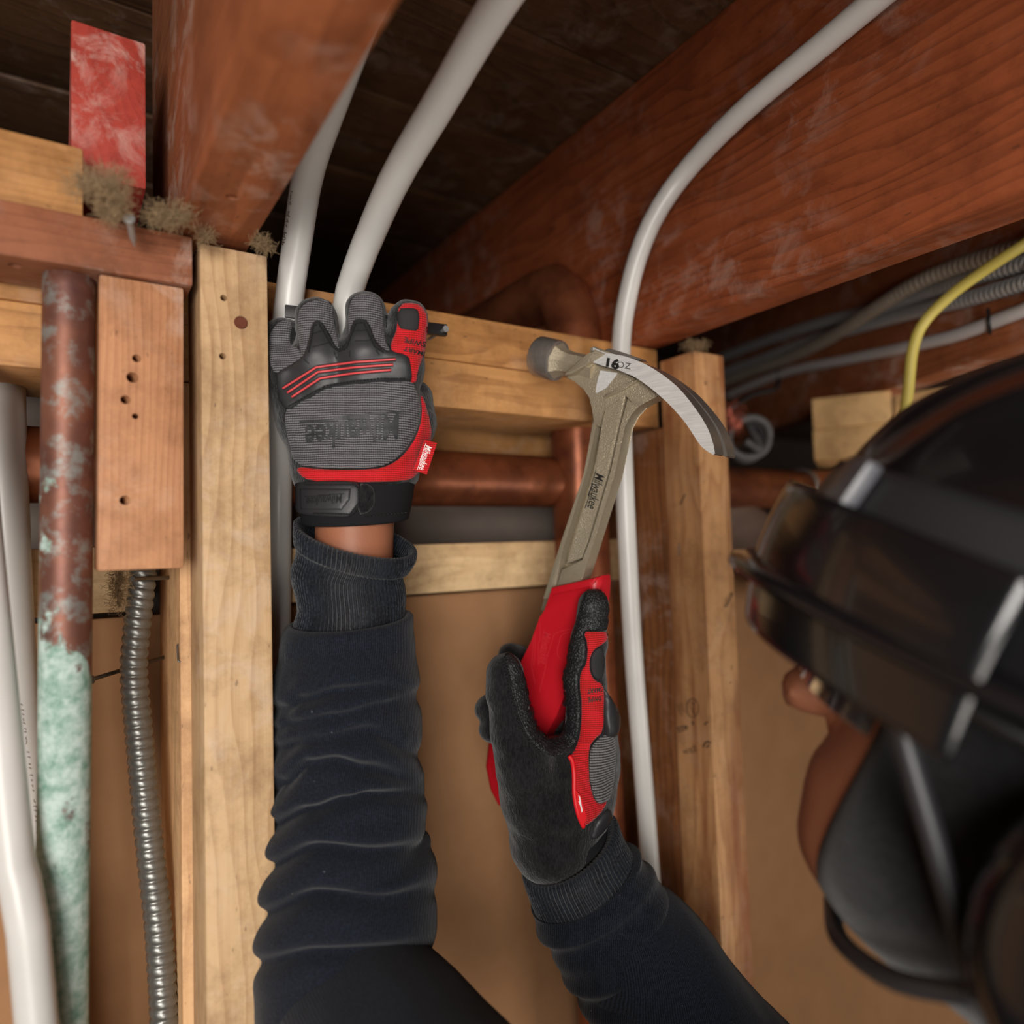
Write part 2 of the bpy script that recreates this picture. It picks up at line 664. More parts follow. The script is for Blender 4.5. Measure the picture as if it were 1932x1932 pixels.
def m_wood(name, light, dark, ring=0.006, seed=0, pith=(0.02, -0.05), contrast=0.55, dust=0.0, rough=0.62, knots=0.0, stain=None):
    N = NT(name)
    rnd = random.Random(seed)
    off = (rnd.uniform(-3, 3), rnd.uniform(-.004, .004), rnd.uniform(-.004, .004))
    v = N.coord(loc=off)
    lowv = N.coord(scale=(1.6, 9, 9), loc=(rnd.uniform(0, 9),) * 3)
    warp = N.noise(lowv, 2.6, 2.0)
    sp = N.n('ShaderNodeSeparateXYZ'); N.t.links.new(v, sp.inputs[0])
    y = N.math('SUBTRACT', sp.outputs[1], pith[0])
    z = N.math('SUBTRACT', sp.outputs[2], pith[1])
    d = N.math('SQRT', N.math('ADD', N.math('MULTIPLY', y, y), N.math('MULTIPLY', z, z)))
    ph = N.math('ADD', N.math('DIVIDE', d, ring), N.math('MULTIPLY', warp, 6.5))
    fr = N.math('FRACT', ph)
    late = N.math('POWER', fr, 2.6)                       # slow rise, sharp late-wood edge
    late = N.math('MULTIPLY', late, N.math('SUBTRACT', 1.0, N.math('POWER', fr, 24.0)))
    fib = N.noise(N.coord(scale=(10, 420, 420)), 1.0, 3.0, 0.6)
    fib2 = N.noise(N.coord(scale=(3, 70, 70), loc=off), 1.0, 2.0, 0.5)
    blot = N.noise(N.coord(scale=(4, 14, 14), loc=(seed, seed * .7, 1)), 1.0, 3.0, 0.55)
    f = N.math('ADD', N.math('MULTIPLY', late, contrast), N.math('MULTIPLY', N.math('SUBTRACT', fib, 0.5), 0.55))
    f = N.math('ADD', f, N.math('MULTIPLY', N.math('SUBTRACT', fib2, 0.5), 0.5))
    f = N.math('ADD', f, N.math('MULTIPLY', N.math('SUBTRACT', blot, 0.45), 0.7))
    col = N.ramp(f, [(0.0, light), (0.95, dark)])
    gr = N.noise(N.coord(loc=(seed, 3, 1)), 26.0, 8.0, 0.75)
    col = N.mix(1.0, col, N.ramp(gr, [(0.30, (.62, .58, .55, 1)), (0.55, (1, 1, 1, 1))]), 'MULTIPLY')
    sk = N.noise(N.coord(scale=(.35, 1, 1), loc=(1, seed, 4)), 310.0, 2.0, 0.5)
    col = N.mix(N.ramp(sk, [(0.70, (0, 0, 0, 1)), (0.76, (.55, .55, .55, 1))]), col, srgb(70, 44, 28))
    if stain:
        st = N.noise(N.coord(scale=(3.5, 30, 30), loc=(seed * 1.3, 2, 5)), 1.0, 4.0, 0.6)
        col = N.mix(N.ramp(st, [(0.50, (0, 0, 0, 1)), (0.66, (.8, .8, .8, 1))]), col, stain)
    if dust > 0:
        du = N.noise(N.coord(scale=(1, 1, 1), loc=(seed, 1, 2)), 38.0, 6.0, 0.68, 0.6)
        du2 = N.noise(N.coord(loc=(2, seed, 1)), 9.0, 2.0, 0.5)
        k = N.math('MULTIPLY', N.ramp(du, [(0.48, (0, 0, 0, 1)), (0.66, (1, 1, 1, 1))]), N.ramp(du2, [(0.40, (0, 0, 0, 1)), (0.58, (1, 1, 1, 1))]))
        col = N.mix(N.math('MULTIPLY', k, dust), col, srgb(222, 205, 192))
    N.bump(N.math('ADD', N.math('MULTIPLY', fib, 1.0), N.math('MULTIPLY', late, 0.35)), 0.35, 0.0006)
    return N.out(Base_Color=col, Roughness=rough, Specular_IOR_Level=0.35)

def m_plain(name, col, rough=0.5, metal=0.0, bump=0.0, bscale=400.0, bdist=0.0005, spec=0.5, coat=0.0, vary=0.0):
    N = NT(name)
    kw = dict(Roughness=rough, Metallic=metal, Specular_IOR_Level=spec, Coat_Weight=coat)
    if bump or vary:
        n = N.noise(N.coord(), bscale, 3.0, 0.6)
        if bump: N.bump(n, bump, bdist)
        if vary:
            n2 = N.noise(N.coord(), 30.0, 4.0, 0.6)
            d = tuple(c * (1 - vary) for c in col[:3]) + (1,)
            kw['Base_Color'] = N.ramp(n2, [(0.3, d), (0.7, col)])
    if 'Base_Color' not in kw: kw['Base_Color'] = col
    return N.out(**kw)

def m_weave(name, c_hi, c_lo, px=0.0014, py=0.0015, rough=0.75, bump=0.7):
    """ripstop glove fabric: raised ribs in two directions"""
    N = NT(name)
    sp = N.n('ShaderNodeSeparateXYZ')
    tc = N.n('ShaderNodeTexCoord')
    wob = N.noise(tc.outputs['Object'], 60.0, 2.0)
    N.t.links.new(tc.outputs['Object'], sp.inputs[0])
    w = N.math('MULTIPLY', wob, 0.0016)
    sx = N.math('SINE', N.math('MULTIPLY', N.math('ADD', sp.outputs[0], w), 2 * math.pi / px))
    sy = N.math('SINE', N.math('MULTIPLY', N.math('ADD', sp.outputs[1], w), 2 * math.pi / py))
    a = N.math('MULTIPLY_ADD', sx, 0.22, 0.5)
    b = N.math('MULTIPLY_ADD', sy, 0.5, 0.5)
    h = N.math('MULTIPLY', a, b)
    fine = N.noise(tc.outputs['Object'], 900.0, 2.0)
    f = N.math('ADD', h, N.math('MULTIPLY', N.math('SUBTRACT', fine, .5), .3))
    col = N.ramp(f, [(0.08, c_lo), (0.42, c_hi)])
    N.bump(h, bump, 0.0006)
    return N.out(Base_Color=col, Roughness=rough, Specular_IOR_Level=0.3, Sheen_Weight=0.15)

def m_dots(name, col, rough=0.55):
    """pebbled palm leather"""
    N = NT(name)
    tc = N.n('ShaderNodeTexCoord')
    vo = N.n('ShaderNodeTexVoronoi', i_Scale=560.0)
    N.t.links.new(tc.outputs['Object'], vo.inputs['Vector'])
    h = N.ramp(vo.outputs['Distance'], [(0.15, (1, 1, 1, 1)), (0.6, (0, 0, 0, 1))])
    N.bump(h, 0.8, 0.0006)
    c2 = tuple(x * 2.2 for x in col[:3]) + (1,)
    return N.out(Base_Color=N.mix(h, col, c2), Roughness=rough, Specular_IOR_Level=0.5)

def m_terry(name, col, hi, rough=0.95, sc=(900, 260, 900)):
    N = NT(name)
    n = N.noise(N.coord(scale=sc), 1.0, 3.0, 0.6, 0.4)
    big = N.noise(N.coord(), 70.0, 3.0)
    N.bump(n, 0.9, 0.0008)
    f = N.math('ADD', n, N.math('MULTIPLY', N.math('SUBTRACT', big, .5), .5))
    return N.out(Base_Color=N.ramp(f, [(0.35, col), (0.75, hi)]), Roughness=rough, Specular_IOR_Level=0.15, Sheen_Weight=0.25, Sheen_Roughness=0.5)

def m_copper(name, base, dark, spots, patina=None, rough=0.36):
    N = NT(name)
    v = N.coord()
    n1 = N.noise(v, 22.0, 4.0, 0.6)
    n2 = N.noise(N.coord(loc=(3, 1, 2)), 75.0, 5.0, 0.65)
    col = N.ramp(n1, [(0.32, dark), (0.62, base)])
    k = N.ramp(n2, [((.50 if patina else .56), (0, 0, 0, 1)), ((.64 if patina else .74), (1, 1, 1, 1))])
    col = N.mix(N.math('MULTIPLY', k, 0.55), col, spots)
    metal = 0.55
    ro = N.math('MULTIPLY_ADD', n2, 0.25, rough - 0.1)
    if patina:
        # verdigris: grows down the pipe below a ragged line; local X runs along the pipe from its top
        sp = N.n('ShaderNodeSeparateXYZ'); N.t.links.new(v, sp.inputs[0])
        ed = N.noise(N.coord(scale=(1, 1.2, 1.2)), 55.0, 6.0, 0.62, 0.3)
        big = N.noise(N.coord(loc=(5, 5, 5)), 14.0, 3.0)
        yv_ = N.math('MULTIPLY', sp.outputs[1], 13.0)
        down = N.n('ShaderNodeMapRange', i_1=patina[2] , i_2=patina[3], i_3=0.0, i_4=1.0)
        N.t.links.new(sp.outputs[0], down.inputs[0])
        g = N.math('SUBTRACT', N.math('ADD', N.math('MULTIPLY', down.outputs[0], 0.75), N.math('ADD', N.math('MULTIPLY', N.math('SUBTRACT', ed, .5), 1.5), N.math('MULTIPLY', N.math('SUBTRACT', big, .5), 1.3))), yv_)
        m = N.ramp(g, [(0.34, (0, 0, 0, 1)), (0.46, (1, 1, 1, 1))])
        fine = N.noise(N.coord(loc=(1, 2, 9)), 130.0, 5.0, 0.7)
        pc = N.ramp(fine, [(0.32, patina[1]), (0.62, patina[0])])
        # scratch lines along the pipe
        sl = N.noise(N.coord(scale=(4, 230, 230)), 1.0, 2.0)
        pc = N.mix(N.ramp(sl, [(0.66, (0, 0, 0, 1)), (0.72, (.75, .75, .75, 1))]), pc, srgb(70, 60, 80))
        col = N.mix(m, col, pc)
        mm = N.math('SUBTRACT', 1.0, m)
        N.set(N.b.inputs['Metallic'], N.math('MULTIPLY', mm, metal))
        ro = N.math('MULTIPLY_ADD', m, 0.45, ro)
        N.bump(N.math('MULTIPLY', fine, m), 0.4, 0.0006)
        return N.out(Base_Color=col, Roughness=ro)
    return N.out(Base_Color=col, Roughness=ro, Metallic=metal)

def m_steel(name, col, rough=0.3, metal=0.9, bump=0.0, bscale=900, aniso=0.0, streak=None):
    N = NT(name)
    if streak:
        n = N.noise(N.coord(scale=streak), 1.0, 2.0)
        N.bump(n, 0.12, 0.0003)
        return N.out(Base_Color=N.ramp(n, [(.3, tuple(c * .8 for c in col[:3]) + (1,)), (.7, col)]), Roughness=rough, Metallic=metal)
    n = N.noise(N.coord(), bscale, 2.0, 0.5)
    if bump: N.bump(n, bump, 0.0005)
    return N.out(Base_Color=N.ramp(n, [(.3, tuple(c * .82 for c in col[:3]) + (1,)), (.7, col)]), Roughness=rough, Metallic=metal)

W_TAN = m_wood('wood_tan', srgb(206, 172, 130), srgb(146, 102, 64), 0.0085, 3, (0.10, -0.03), 0.42, dust=0.25)
W_ORANGE = m_wood('wood_orange', srgb(194, 140, 100), srgb(140, 84, 54), 0.0034, 5, (0.12, -0.02), 0.40, dust=0.35)
W_HEADER = m_wood('wood_header', srgb(146, 90, 62), srgb(90, 50, 32), 0.004, 8, (0.06, -0.05), 0.4, dust=0.75)
W_YELLOW = m_wood('wood_yellow', srgb(182, 132, 80), srgb(132, 84, 44), 0.004, 9, (0.06, 0.06), 0.4, dust=0.15)
W_PLATE = m_wood('wood_plate', srgb(192, 138, 82), srgb(126, 76, 38), 0.0044, 12, (0.02, -0.09), 0.5, dust=0.1)
W_PLATE2 = m_wood('wood_plate_lower', srgb(194, 142, 88), srgb(130, 82, 44), 0.0028, 14, (0.0, -0.12), 0.5, dust=0.1)
W_JOIST = m_wood('wood_joist', srgb(158, 82, 46), srgb(88, 38, 18), 0.0105, 17, (-0.05, -0.10), 0.5, dust=0.2)
W_JOIST2 = m_wood('wood_joist_pale', srgb(170, 100, 62), srgb(104, 54, 28), 0.006, 19, (0.05, -0.10), 0.45, dust=0.45)
W_RIGHT = m_wood('wood_right_stud', srgb(208, 158, 108), srgb(146, 88, 50), 0.009, 21, (0.05, -0.04), 0.5, dust=0.1, stain=srgb(140, 82, 48))
W_DARK = m_wood('wood_old_stud', srgb(150, 96, 56), srgb(66, 36, 18), 0.007, 23, (0.03, -0.06), 0.6, dust=0.3, stain=srgb(84, 46, 22))
W_BACK = m_wood('wood_back_stud', srgb(214, 172, 126), srgb(164, 112, 70), 0.008, 25, (0.1, 0.03), 0.4)
W_PALE = m_wood('wood_pale', srgb(222, 190, 144), srgb(172, 128, 84), 0.0062, 27, (0.0, -0.09), 0.42)
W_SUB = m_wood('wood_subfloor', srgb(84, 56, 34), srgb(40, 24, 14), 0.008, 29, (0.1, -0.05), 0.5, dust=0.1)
W_RED = m_wood('wood_red_paint', srgb(168, 62, 50), srgb(118, 34, 30), 0.006, 31, (0.1, -0.05), 0.25, dust=0.5)
W_END = m_wood('wood_end_grain', srgb(222, 180, 124), srgb(176, 128, 76), 0.004, 33, (0.0, -0.09), 0.3)

COPPER_OLD = m_copper('copper_old', srgb(136, 90, 72), srgb(92, 60, 56), srgb(150, 168, 165), (srgb(184, 202, 196), srgb(104, 142, 126), 0.08, 0.27), rough=0.50)
COPPER_BROWN = m_copper('copper_brown', srgb(140, 80, 50), srgb(96, 50, 30), srgb(60, 34, 24), rough=0.38)
COPPER_BRIGHT = m_copper('copper_bright', srgb(160, 94, 62), srgb(112, 60, 40), srgb(80, 44, 30), rough=0.3)

def m_pex(name, col):
    N = NT(name)
    n = N.noise(N.coord(scale=(1, 1, 1)), 16.0, 3.0)
    c2 = tuple(x * .86 for x in col[:3]) + (1,)
    return N.out(Base_Color=N.ramp(n, [(.3, c2), (.7, col)]), Roughness=0.34, Subsurface_Weight=0.25, Subsurface_Radius=(.006, .005, .004), Subsurface_Scale=1.0, Specular_IOR_Level=0.5)
PEX = m_pex('pex_white', srgb(214, 212, 208))
INK = m_plain('ink', srgb(40, 36, 34), 0.7)
INK_FADED = m_plain('ink_faded', srgb(96, 70, 60), 0.8)
GALV = m_steel('galvanised', srgb(205, 207, 208), 0.28, 0.55, 0.3, 300)
GALV_DULL = m_steel('galvanised_dull', srgb(134, 134, 130), 0.36, 0.75, 0.4, 300)
GALV_DUSTY = m_steel('galvanised_dusty', srgb(184, 172, 156), 0.5, 0.45, 0.4, 200)
NAIL = m_steel('nail_steel', srgb(120, 116, 112), 0.4, 0.9)
NAIL_GREY = m_steel('nail_galvanised', srgb(178, 180, 180), 0.5, 0.7, 0.3, 1500)
RUST = m_plain('rust', srgb(128, 68, 46), 0.85, 0.2, 0.8, 1200, vary=0.4)
KRAFT = m_plain('kraft_paper', srgb(166, 124, 88), 0.85, 0.0, 0.25, 700, vary=0.12, spec=0.2)
DRYWALL = m_plain('grey_drywall', srgb(120, 108, 100), 0.9, vary=0.15, spec=0.2)
CONCRETE = m_plain('concrete', srgb(120, 114, 106), 0.9, bump=0.4, bscale=60, vary=0.25)
WOOL = m_plain('insulation', srgb(176, 150, 116), 0.95, vary=0.35, spec=0.1)
WOOL_PINK = m_plain('insulation_pink', srgb(206, 120, 100), 0.95, vary=0.3, spec=0.1)
BLACK_PLASTIC = m_plain('black_plastic', srgb(30, 29, 30), 0.45, bump=0.1)
RED_RUBBER = m_plain('red_grip', srgb(196, 22, 36), 0.42, bump=0.06, bscale=1500)
YELLOW = m_plain('yellow_jacket', srgb(206, 188, 92), 0.5)
WHITE_JACKET = m_plain('white_jacket', srgb(206, 200, 198), 0.5)

# ------------------------------------------------------------------ the setting
def zc_(z): return CZ + z

def strut(name, x, y, z, mat, label, cat, axis='z', group=None, bevel=0.0015, kind=None, wav=0.0):
    """axis-aligned board; x, y, z = (from, to), z relative to the camera height; grain along axis"""
    c = [(x[0] + x[1]) / 2, (y[0] + y[1]) / 2, CZ + (z[0] + z[1]) / 2]
    if axis == 'z':
        o = beam(name, (c[0], c[1], CZ + z[1]), (c[0], c[1], CZ + z[0]), x[1] - x[0], y[1] - y[0], (1, 0, 0), mat, bevel=bevel, wav=wav)
    elif axis == 'x':
        o = beam(name, (x[0], c[1], c[2]), (x[1], c[1], c[2]), z[1] - z[0], y[1] - y[0], (0, 0, 1), mat, bevel=bevel, wav=wav)
    else:
        o = beam(name, (c[0], y[0], c[2]), (c[0], y[1], c[2]), x[1] - x[0], z[1] - z[0], (1, 0, 0), mat, bevel=bevel, wav=wav)
    return setp(o, label, cat, group, kind)

# floor
fl = bm_obj('floor', box_bm(-2.2, 3.2, -3.2, 1.6, -0.1, 0.0, 0), CONCRETE); setp(fl, 'grey concrete basement floor', 'floor', kind='structure')

# sheets closing the back of the wall
wb = bm_obj('wall_back', box_bm(-1.2, 2.2, 0.152, 0.164, 0.0, CZ - 0.043, 0.001), KRAFT)
setp(wb, 'brown paper faced sheet closing the back of the wall', 'wall', kind='structure')
wu = bm_obj('wall_upper', box_bm(-1.2, 0.56, 0.200, 0.212, CZ - 0.20, CZ + 0.150, 0.001), DRYWALL)
setp(wu, 'dark grey sheet behind the copper drain', 'wall', kind='structure')
wf = bm_obj('wall_far', box_bm(-1.2, 3.0, 1.45, 1.5, 0.0, CZ + 0.46, 0.001), DRYWALL)
setp(wf, 'dim far wall beyond the joists', 'wall', kind='structure')

# subfloor over the joists: every plank its own piece
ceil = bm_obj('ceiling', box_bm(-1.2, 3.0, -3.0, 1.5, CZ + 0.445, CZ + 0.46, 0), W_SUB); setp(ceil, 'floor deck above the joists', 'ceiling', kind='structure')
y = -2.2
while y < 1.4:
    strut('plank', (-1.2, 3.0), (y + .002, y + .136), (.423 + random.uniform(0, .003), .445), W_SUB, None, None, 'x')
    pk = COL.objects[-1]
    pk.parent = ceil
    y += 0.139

# joists
J = {}
J['l'] = strut('ceiling_joist', (.0575, .0965), (-2.2, .135), (.186, .423), W_JOIST2, 'dusty brown joist resting above the pale wall stud at left', 'joist', 'y', 'ceiling joists')
J['r'] = strut('ceiling_joist', (.4435, .4835), (-2.2, 1.40), (.186, .423), W_JOIST, 'large reddish brown joist crossing the upper right, behind the curved white tube', 'joist', 'y', 'ceiling joists')
drill(J['l'], [(atZ(437, 372, .186), (0, 0, 1), .0035, .02)])
# slanted joist carrying the cables at right
a = atZ(1932, 643, .172); b = atZ(1388, 829, .172)
d = (b - a).normalized()
sd = Vector((d.y, -d.x, 0))
hz = Vector((0, 0, .115))
o = beam('ceiling_joist', a - d * .55 + hz + sd * .019, b + d * .25 + hz + sd * .019, .038, .235, sd, W_JOIST2)
setp(o, 'brown joist at right carrying the metal cables and white cable', 'joist', group='ceiling joists')
JC, JD, JS = a, d, sd
# red painted end and a yellow board over the header
o = strut('painted_block', (.005, .0425), (.022, .30), (.216, .305), W_RED, 'red painted wooden block end in the upper left corner', 'block', 'y')
o = strut('header_board', (-.6, .0105), (.004, .044), (.1835, .222), W_YELLOW, 'yellowish board lying on the brown header at top left', 'board', 'x')
o = strut('header_board', (-.6, .0635), (-.003, .042), (.1535, .182), W_HEADER, 'dusty brown header board ending at the pale stud top', 'board', 'x')
HEADER = o
drill(o, [(atY(27, 512, .0) + Vector((0, .01, .004)), (0, 0, 1), .004, .01)])

# double top plate
PLATE_Y = .048
pl1 = strut('top_plate', (-.9, .4835), (PLATE_Y, .137), (.1472, .1845), W_PLATE, 'upper board of the double top plate behind the gloved hand', 'top plate', 'x', 'double top plate', wav=.0003)
pl2 = strut('top_plate', (-.9, .4835), (PLATE_Y + .0015, .137), (.1095, .1468), W_PLATE2, 'lower board of the double top plate behind the hammer head', 'top plate', 'x', 'double top plate', wav=.0003)
drill(pl2, [(Vector((.424, .10, CZ + .128)), (0, 0, 1), .029, .03), (Vector((.0, .10, CZ + .128)), (0, 0, 1), .001, .01)])
drill(pl1, [(Vector((.424, .10, CZ + .166)), (0, 0, 1), .029, .03), (Vector((.0, .10, CZ + .166)), (0, 0, 1), .001, .01)])

# studs
st_l = beam('wall_stud', (.0868, .0225, CZ + .181), (.0868, .0225, .04), .038, .045, (1, 0, 0), W_TAN)
setp(st_l, 'pale tan wall stud with two nail holes and a rusty nail head', 'stud')
drill(st_l, [(atY(422, 562, 0), (0, 1, 0), .0022, .012), (atY(420, 672, 0), (0, 1, 0), .0022, .012)])
st_s = beam('stud_offcut', (.0385, .0222, CZ + .1528), (.0375, .0222, CZ - .0068), .0415, .044, (1, 0, 0), W_ORANGE)
setp(st_s, 'short orange wood block with a row of nail holes under the header', 'block')
drill(st_s, [(atY(258, 676, 0), (-.2, 1, 0), .0026, .014), (atY(250, 712, 0), (-.2, 1, 0), .0034, .014), (atY(237, 754, 0), (-.2, 1, 0), .0028, .014),
             (atY(255, 785, 0), (.1, 1, 0), .0019, .012), (atY(236, 944, 0), (-.3, 1, 0), .0030, .014)])
o = strut('wall_stud', (.062, .100), (.0465, .148), (-CZ + .04, .1090), W_BACK, 'shaded pale stud standing behind the tan stud, left of the raised sleeve', 'stud')
drill(o, [(Vector((.081, .115, CZ + .061)), (1, 0, 0), .0275, .025)])
st_r = beam('wall_stud', (.5015, .0215, CZ + .172), (.5085, .0215, .04), .040, .043, (1, 0, 0), W_RIGHT)
setp(st_r, 'tan stud with staples and ink stamps behind the hammer claw', 'stud')
drill(st_r, [(atY(1331, 723, 0), (0, 1, 0), .0022, .015), (atY(1378, 1288, 0), (0, 1, 0), .0012, .012)])
o = strut('wall_stud', (.4845, .522), (.0445, .150), (-CZ + .04, .1090), W_DARK, 'dark stained old stud beside the right white tube', 'stud')
drill(o, [(Vector((.503, .115, CZ + .061)), (1, 0, 0), .0275, .025)])
o = strut('bottom_plate', (-1.0, 2.0), (-.002, .150), (-CZ + .001, -CZ + .0395), W_PALE, 'bottom plate under the studs on the floor', 'plate', 'x')

# furring strips at the back
o = strut('furring_strip', (-.5, .0475), (.112, .1515), (-.0365, .0075), W_PALE, 'pale furring strip end behind the green copper pipe', 'strip', 'x', 'pale furring strips')
o = strut('furring_strip', (.1005, .4840), (.112, .1515), (-.0385, .0035), W_PALE, 'pale horizontal furring strip between raised sleeve and hammer handle', 'strip', 'x', 'pale furring strips')
o = strut('furring_strip', (.1005, .4840), (.165, .199), (.088, .150), W_YELLOW, 'shaded strip under the plate, above the brown copper drain', 'strip', 'x', 'pale furring strips')

# wall plate ends at right
pc0 = P3(1608, 834, .835); pc1 = P3(1606, 774, .835)
for q, lab, sx in ((pc0, 'lower of two stacked pale cut board ends at right', 0), (pc1, 'upper of two stacked pale cut board ends at right', .0)):
    dr = ray(1608, 803).normalized(); dr.z = 0; dr.normalize()
    o = beam('cut_board', q, q + dr * .45, .0865, .0382, dr.cross(Vector((0, 0, 1))), W_END, bevel=.002)
    setp(o, lab, 'board', 'stacked cut board ends')
q = P3(1752, 785, .99)
o = beam('cut_board', q, q + dr * .4, .085, .075, dr.cross(Vector((0, 0, 1))), W_END, bevel=.002)
setp(o, 'pale board end half hidden behind the yellow cable', 'board', 'stacked cut board ends')

# ------------------------------------------------------------------ pipes
top = Vector(P3(131, 505, .378)); bot = Vector(P3(120, 1615, .372))
dz = (bot - top).normalized()
ex = (RT - dz * RT.dot(dz)).normalized()
CM = frame_m(top, dz, ex, dz.cross(ex))
o = tube('copper_pipe', [top, top.lerp(bot, .3), top.lerp(bot, .7), bot, bot + (bot - top) * 1.4], .0124, COPPER_OLD, n=60, seg=48, M=CM)
setp(o, 'vertical copper pipe with pale green patina at far left', 'pipe')
o = tube('drain_pipe', [(-.9, .115, CZ + .062), (-.3, .115, CZ + .062), (.3, .115, CZ + .061), (1.3, .115, CZ + .060)], .0248, COPPER_BROWN, n=60, seg=48)
setp(o, 'horizontal brown copper drain running through the studs', 'pipe')
DRAIN = o
def ring(name, c, ax, r0, rw, mat, parent):
    bm = bmesh.new()
    q = Vector(ax).to_track_quat('Z', 'Y').to_matrix().to_4x4()
    n, m = 40, 10
    V = [[bm.verts.new(Vector(c) + q.to_3x3() @ Vector(((r0 + rw * math.cos(b * 2 * math.pi / m)) * math.cos(a * 2 * math.pi / n), (r0 + rw * math.cos(b * 2 * math.pi / m)) * math.sin(a * 2 * math.pi / n), rw * 1.6 * math.sin(b * 2 * math.pi / m)))) for b in range(m)] for a in range(n)]
    for a_ in range(n):
        for b_ in range(m):
            bm.faces.new((V[a_][b_], V[(a_ + 1) % n][b_], V[(a_ + 1) % n][(b_ + 1) % m], V[a_][(b_ + 1) % m]))
    return bm_obj(name, bm, mat, parent, smooth=True)
SOLDER = m_steel('solder', srgb(168, 164, 158), .4, .7, .4, 300)
sx = atY(1530, 917, .100).x
tube('coupling', [(sx, .115, CZ + .0606), (sx + .05, .115, CZ + .0604), (sx + .12, .115, CZ + .0602)], .0268, COPPER_BRIGHT, DRAIN, n=10, seg=48)
ring('solder_ring', (sx, .115, CZ + .0606), (1, 0, 0), .0256, .0026, SOLDER, DRAIN)
vx = .424
o = tube('vent_pipe', [(vx + .026, .10, .1), (vx + .018, .10, .8), (vx + .006, .10, CZ - .25), (vx, .10, CZ), (vx, .10, CZ + .17), (vx, .102, CZ + .218), (vx, .118, CZ + .252), (vx, .150, CZ + .262), (vx, .25, CZ + .262), (vx, .6, CZ + .262), (vx, 1.3, CZ + .262)], .0268, COPPER_BRIGHT, n=120, seg=48)
setp(o, 'vertical copper vent pipe rising behind the hammer and bending away above the plate', 'pipe')
# small dim pipe in the joist bay, and a leaning one in the next bay
o = tube('steel_pipe', [P3(775, 470, 1.15), P3(777, 560, 1.15), P3(779, 760, 1.15)], .018, COPPER_BROWN, n=12); setp(o, 'dim brown pipe in the dark gap above the plate', 'pipe')
o = tube('waste_pipe', [P3(1330, 965, .86), P3(1395, 1010, .84), P3(1470, 1060, .82), P3(1560, 1120, .80)], .040, m_plain('dusty_grey', srgb(140, 118, 104), .75, bump=.3, vary=.35), n=20, seg=40)
setp(o, 'dusty grey slanting pipe below the copper drain at right', 'pipe')

# white water tubes
R_PEX = .0093
t1 = tube('water_tube', [P3(800, -160, .30), P3(690, 20, .345), P3(622, 200, .393), P3(582, 325, .425), P3(562, 450, .449), P3(549, 540, .458), P3(538, 640, .462), P3(531, 720, .466), P3(529, 800, .480), P3(526, 900, .500), P3(525, 1000, .508), P3(524, 1200, .510), P3(522, 1650, .510), P3(520, 1990, .51), P3(520, 3500, .51)], R_PEX, PEX, n=90, seg=32)
setp(t1, 'white plastic water tube beside the pale stud, leftmost of the two behind the hand', 'tube', 'white water tubes')
t2 = tube('water_tube', [P3(1060, -170, .315), P3(925, 30, .355), P3(832, 190, .385), P3(752, 325, .411), P3(706, 425, .440), P3(674, 505, .460), P3(655, 570, .4695), P3(646, 660, .473), P3(644, 800, .476), P3(648, 1000, .50), P3(650, 1250, .52), P3(650, 1700, .53), P3(650, 3500, .53)], R_PEX, PEX, n=90, seg=32)
setp(t2, 'white plastic water tube leaning right above the gray glove', 'tube', 'white water tubes')
t3 = tube('water_tube', [P3(1830, -150, .38), P3(1580, 60, .45), P3(1400, 212, .51), P3(1298, 318, .556), P3(1240, 400, .572), P3(1205, 480, .585), P3(1183, 565, .595), P3(1172, 650, .600), P3(1174, 800, .602), P3(1182, 1000, .602), P3(1196, 1250, .602), P3(1224, 1600, .602), P3(1246, 1990, .602), P3(1290, 3300, .602)], .0082, PEX, n=110, seg=32)
setp(t3, 'white plastic tube curving past the hammer head down the right stud', 'tube', 'white water tubes')
w1 = tube('supply_tube', [P3(8, 715, .436), P3(8, 760, .428), P3(12, 900, .42), P3(22, 1150, .418), P3(40, 1450, .416), P3(60, 1700, .415), P3(78, 1960, .41), P3(78, 1960, .41) - Vector((-.01, 0, .5)), P3(78, 1960, .41) - Vector((-.01, 0, 1.35))], .0112, PEX, n=60, seg=32)
setp(w1, 'shaded white tube leaning between copper pipe and brighter tube', 'tube', 'white supply tubes')
w2 = tube('supply_tube', [P3(-70, 590, .375), P3(-64, 700, .372), P3(-48, 850, .37), P3(-30, 1050, .36), P3(-6, 1300, .352), P3(25, 1610, .345), P3(72, 1960, .338), P3(72, 1960, .338) - Vector((-.03, 0, .5)), P3(72, 1960, .338) - Vector((-.03, 0, 1.35))], .0090, PEX, n=60, seg=32)
setp(w2, 'bright white tube leaning in the lower left corner', 'tube', 'white supply tubes')

# faint print on the tubes
bv = world_bvh(t1)
def ticks(x0, y0, x1, y1, n, seed, w=1.3, ln=5):
    rnd = random.Random(seed)
    ms = []
    for k_ in range(n):
        t = (k_ + rnd.uniform(-.25, .25)) / (n - 1)
        x, y_ = x0 + (x1 - x0) * t, y0 + (y1 - y0) * t
        a_ = rnd.choice((0, .3, 1.3, 1.6))
        l_ = rnd.uniform(.5, 1) * ln
        ms.append(stroke([(x - l_ / 2 * math.cos(a_), y_ - l_ / 2 * math.sin(a_)), (x, y_), (x + l_ / 2 * math.cos(a_), y_ + l_ / 2 * math.sin(a_)), (x + l_ / 2 * math.cos(a_) + rnd.uniform(-2, 2), y_ + l_ / 2 * math.sin(a_) + 2)], w))
    return join2(*ms)
ident = lambda x, y_: (x, y_)
decal('tube_print', join2(ticks(550, 362, 547, 386, 6, 1), ticks(545, 398, 541, 424, 6, 2)), ident, bv, INK_FADED, t1)
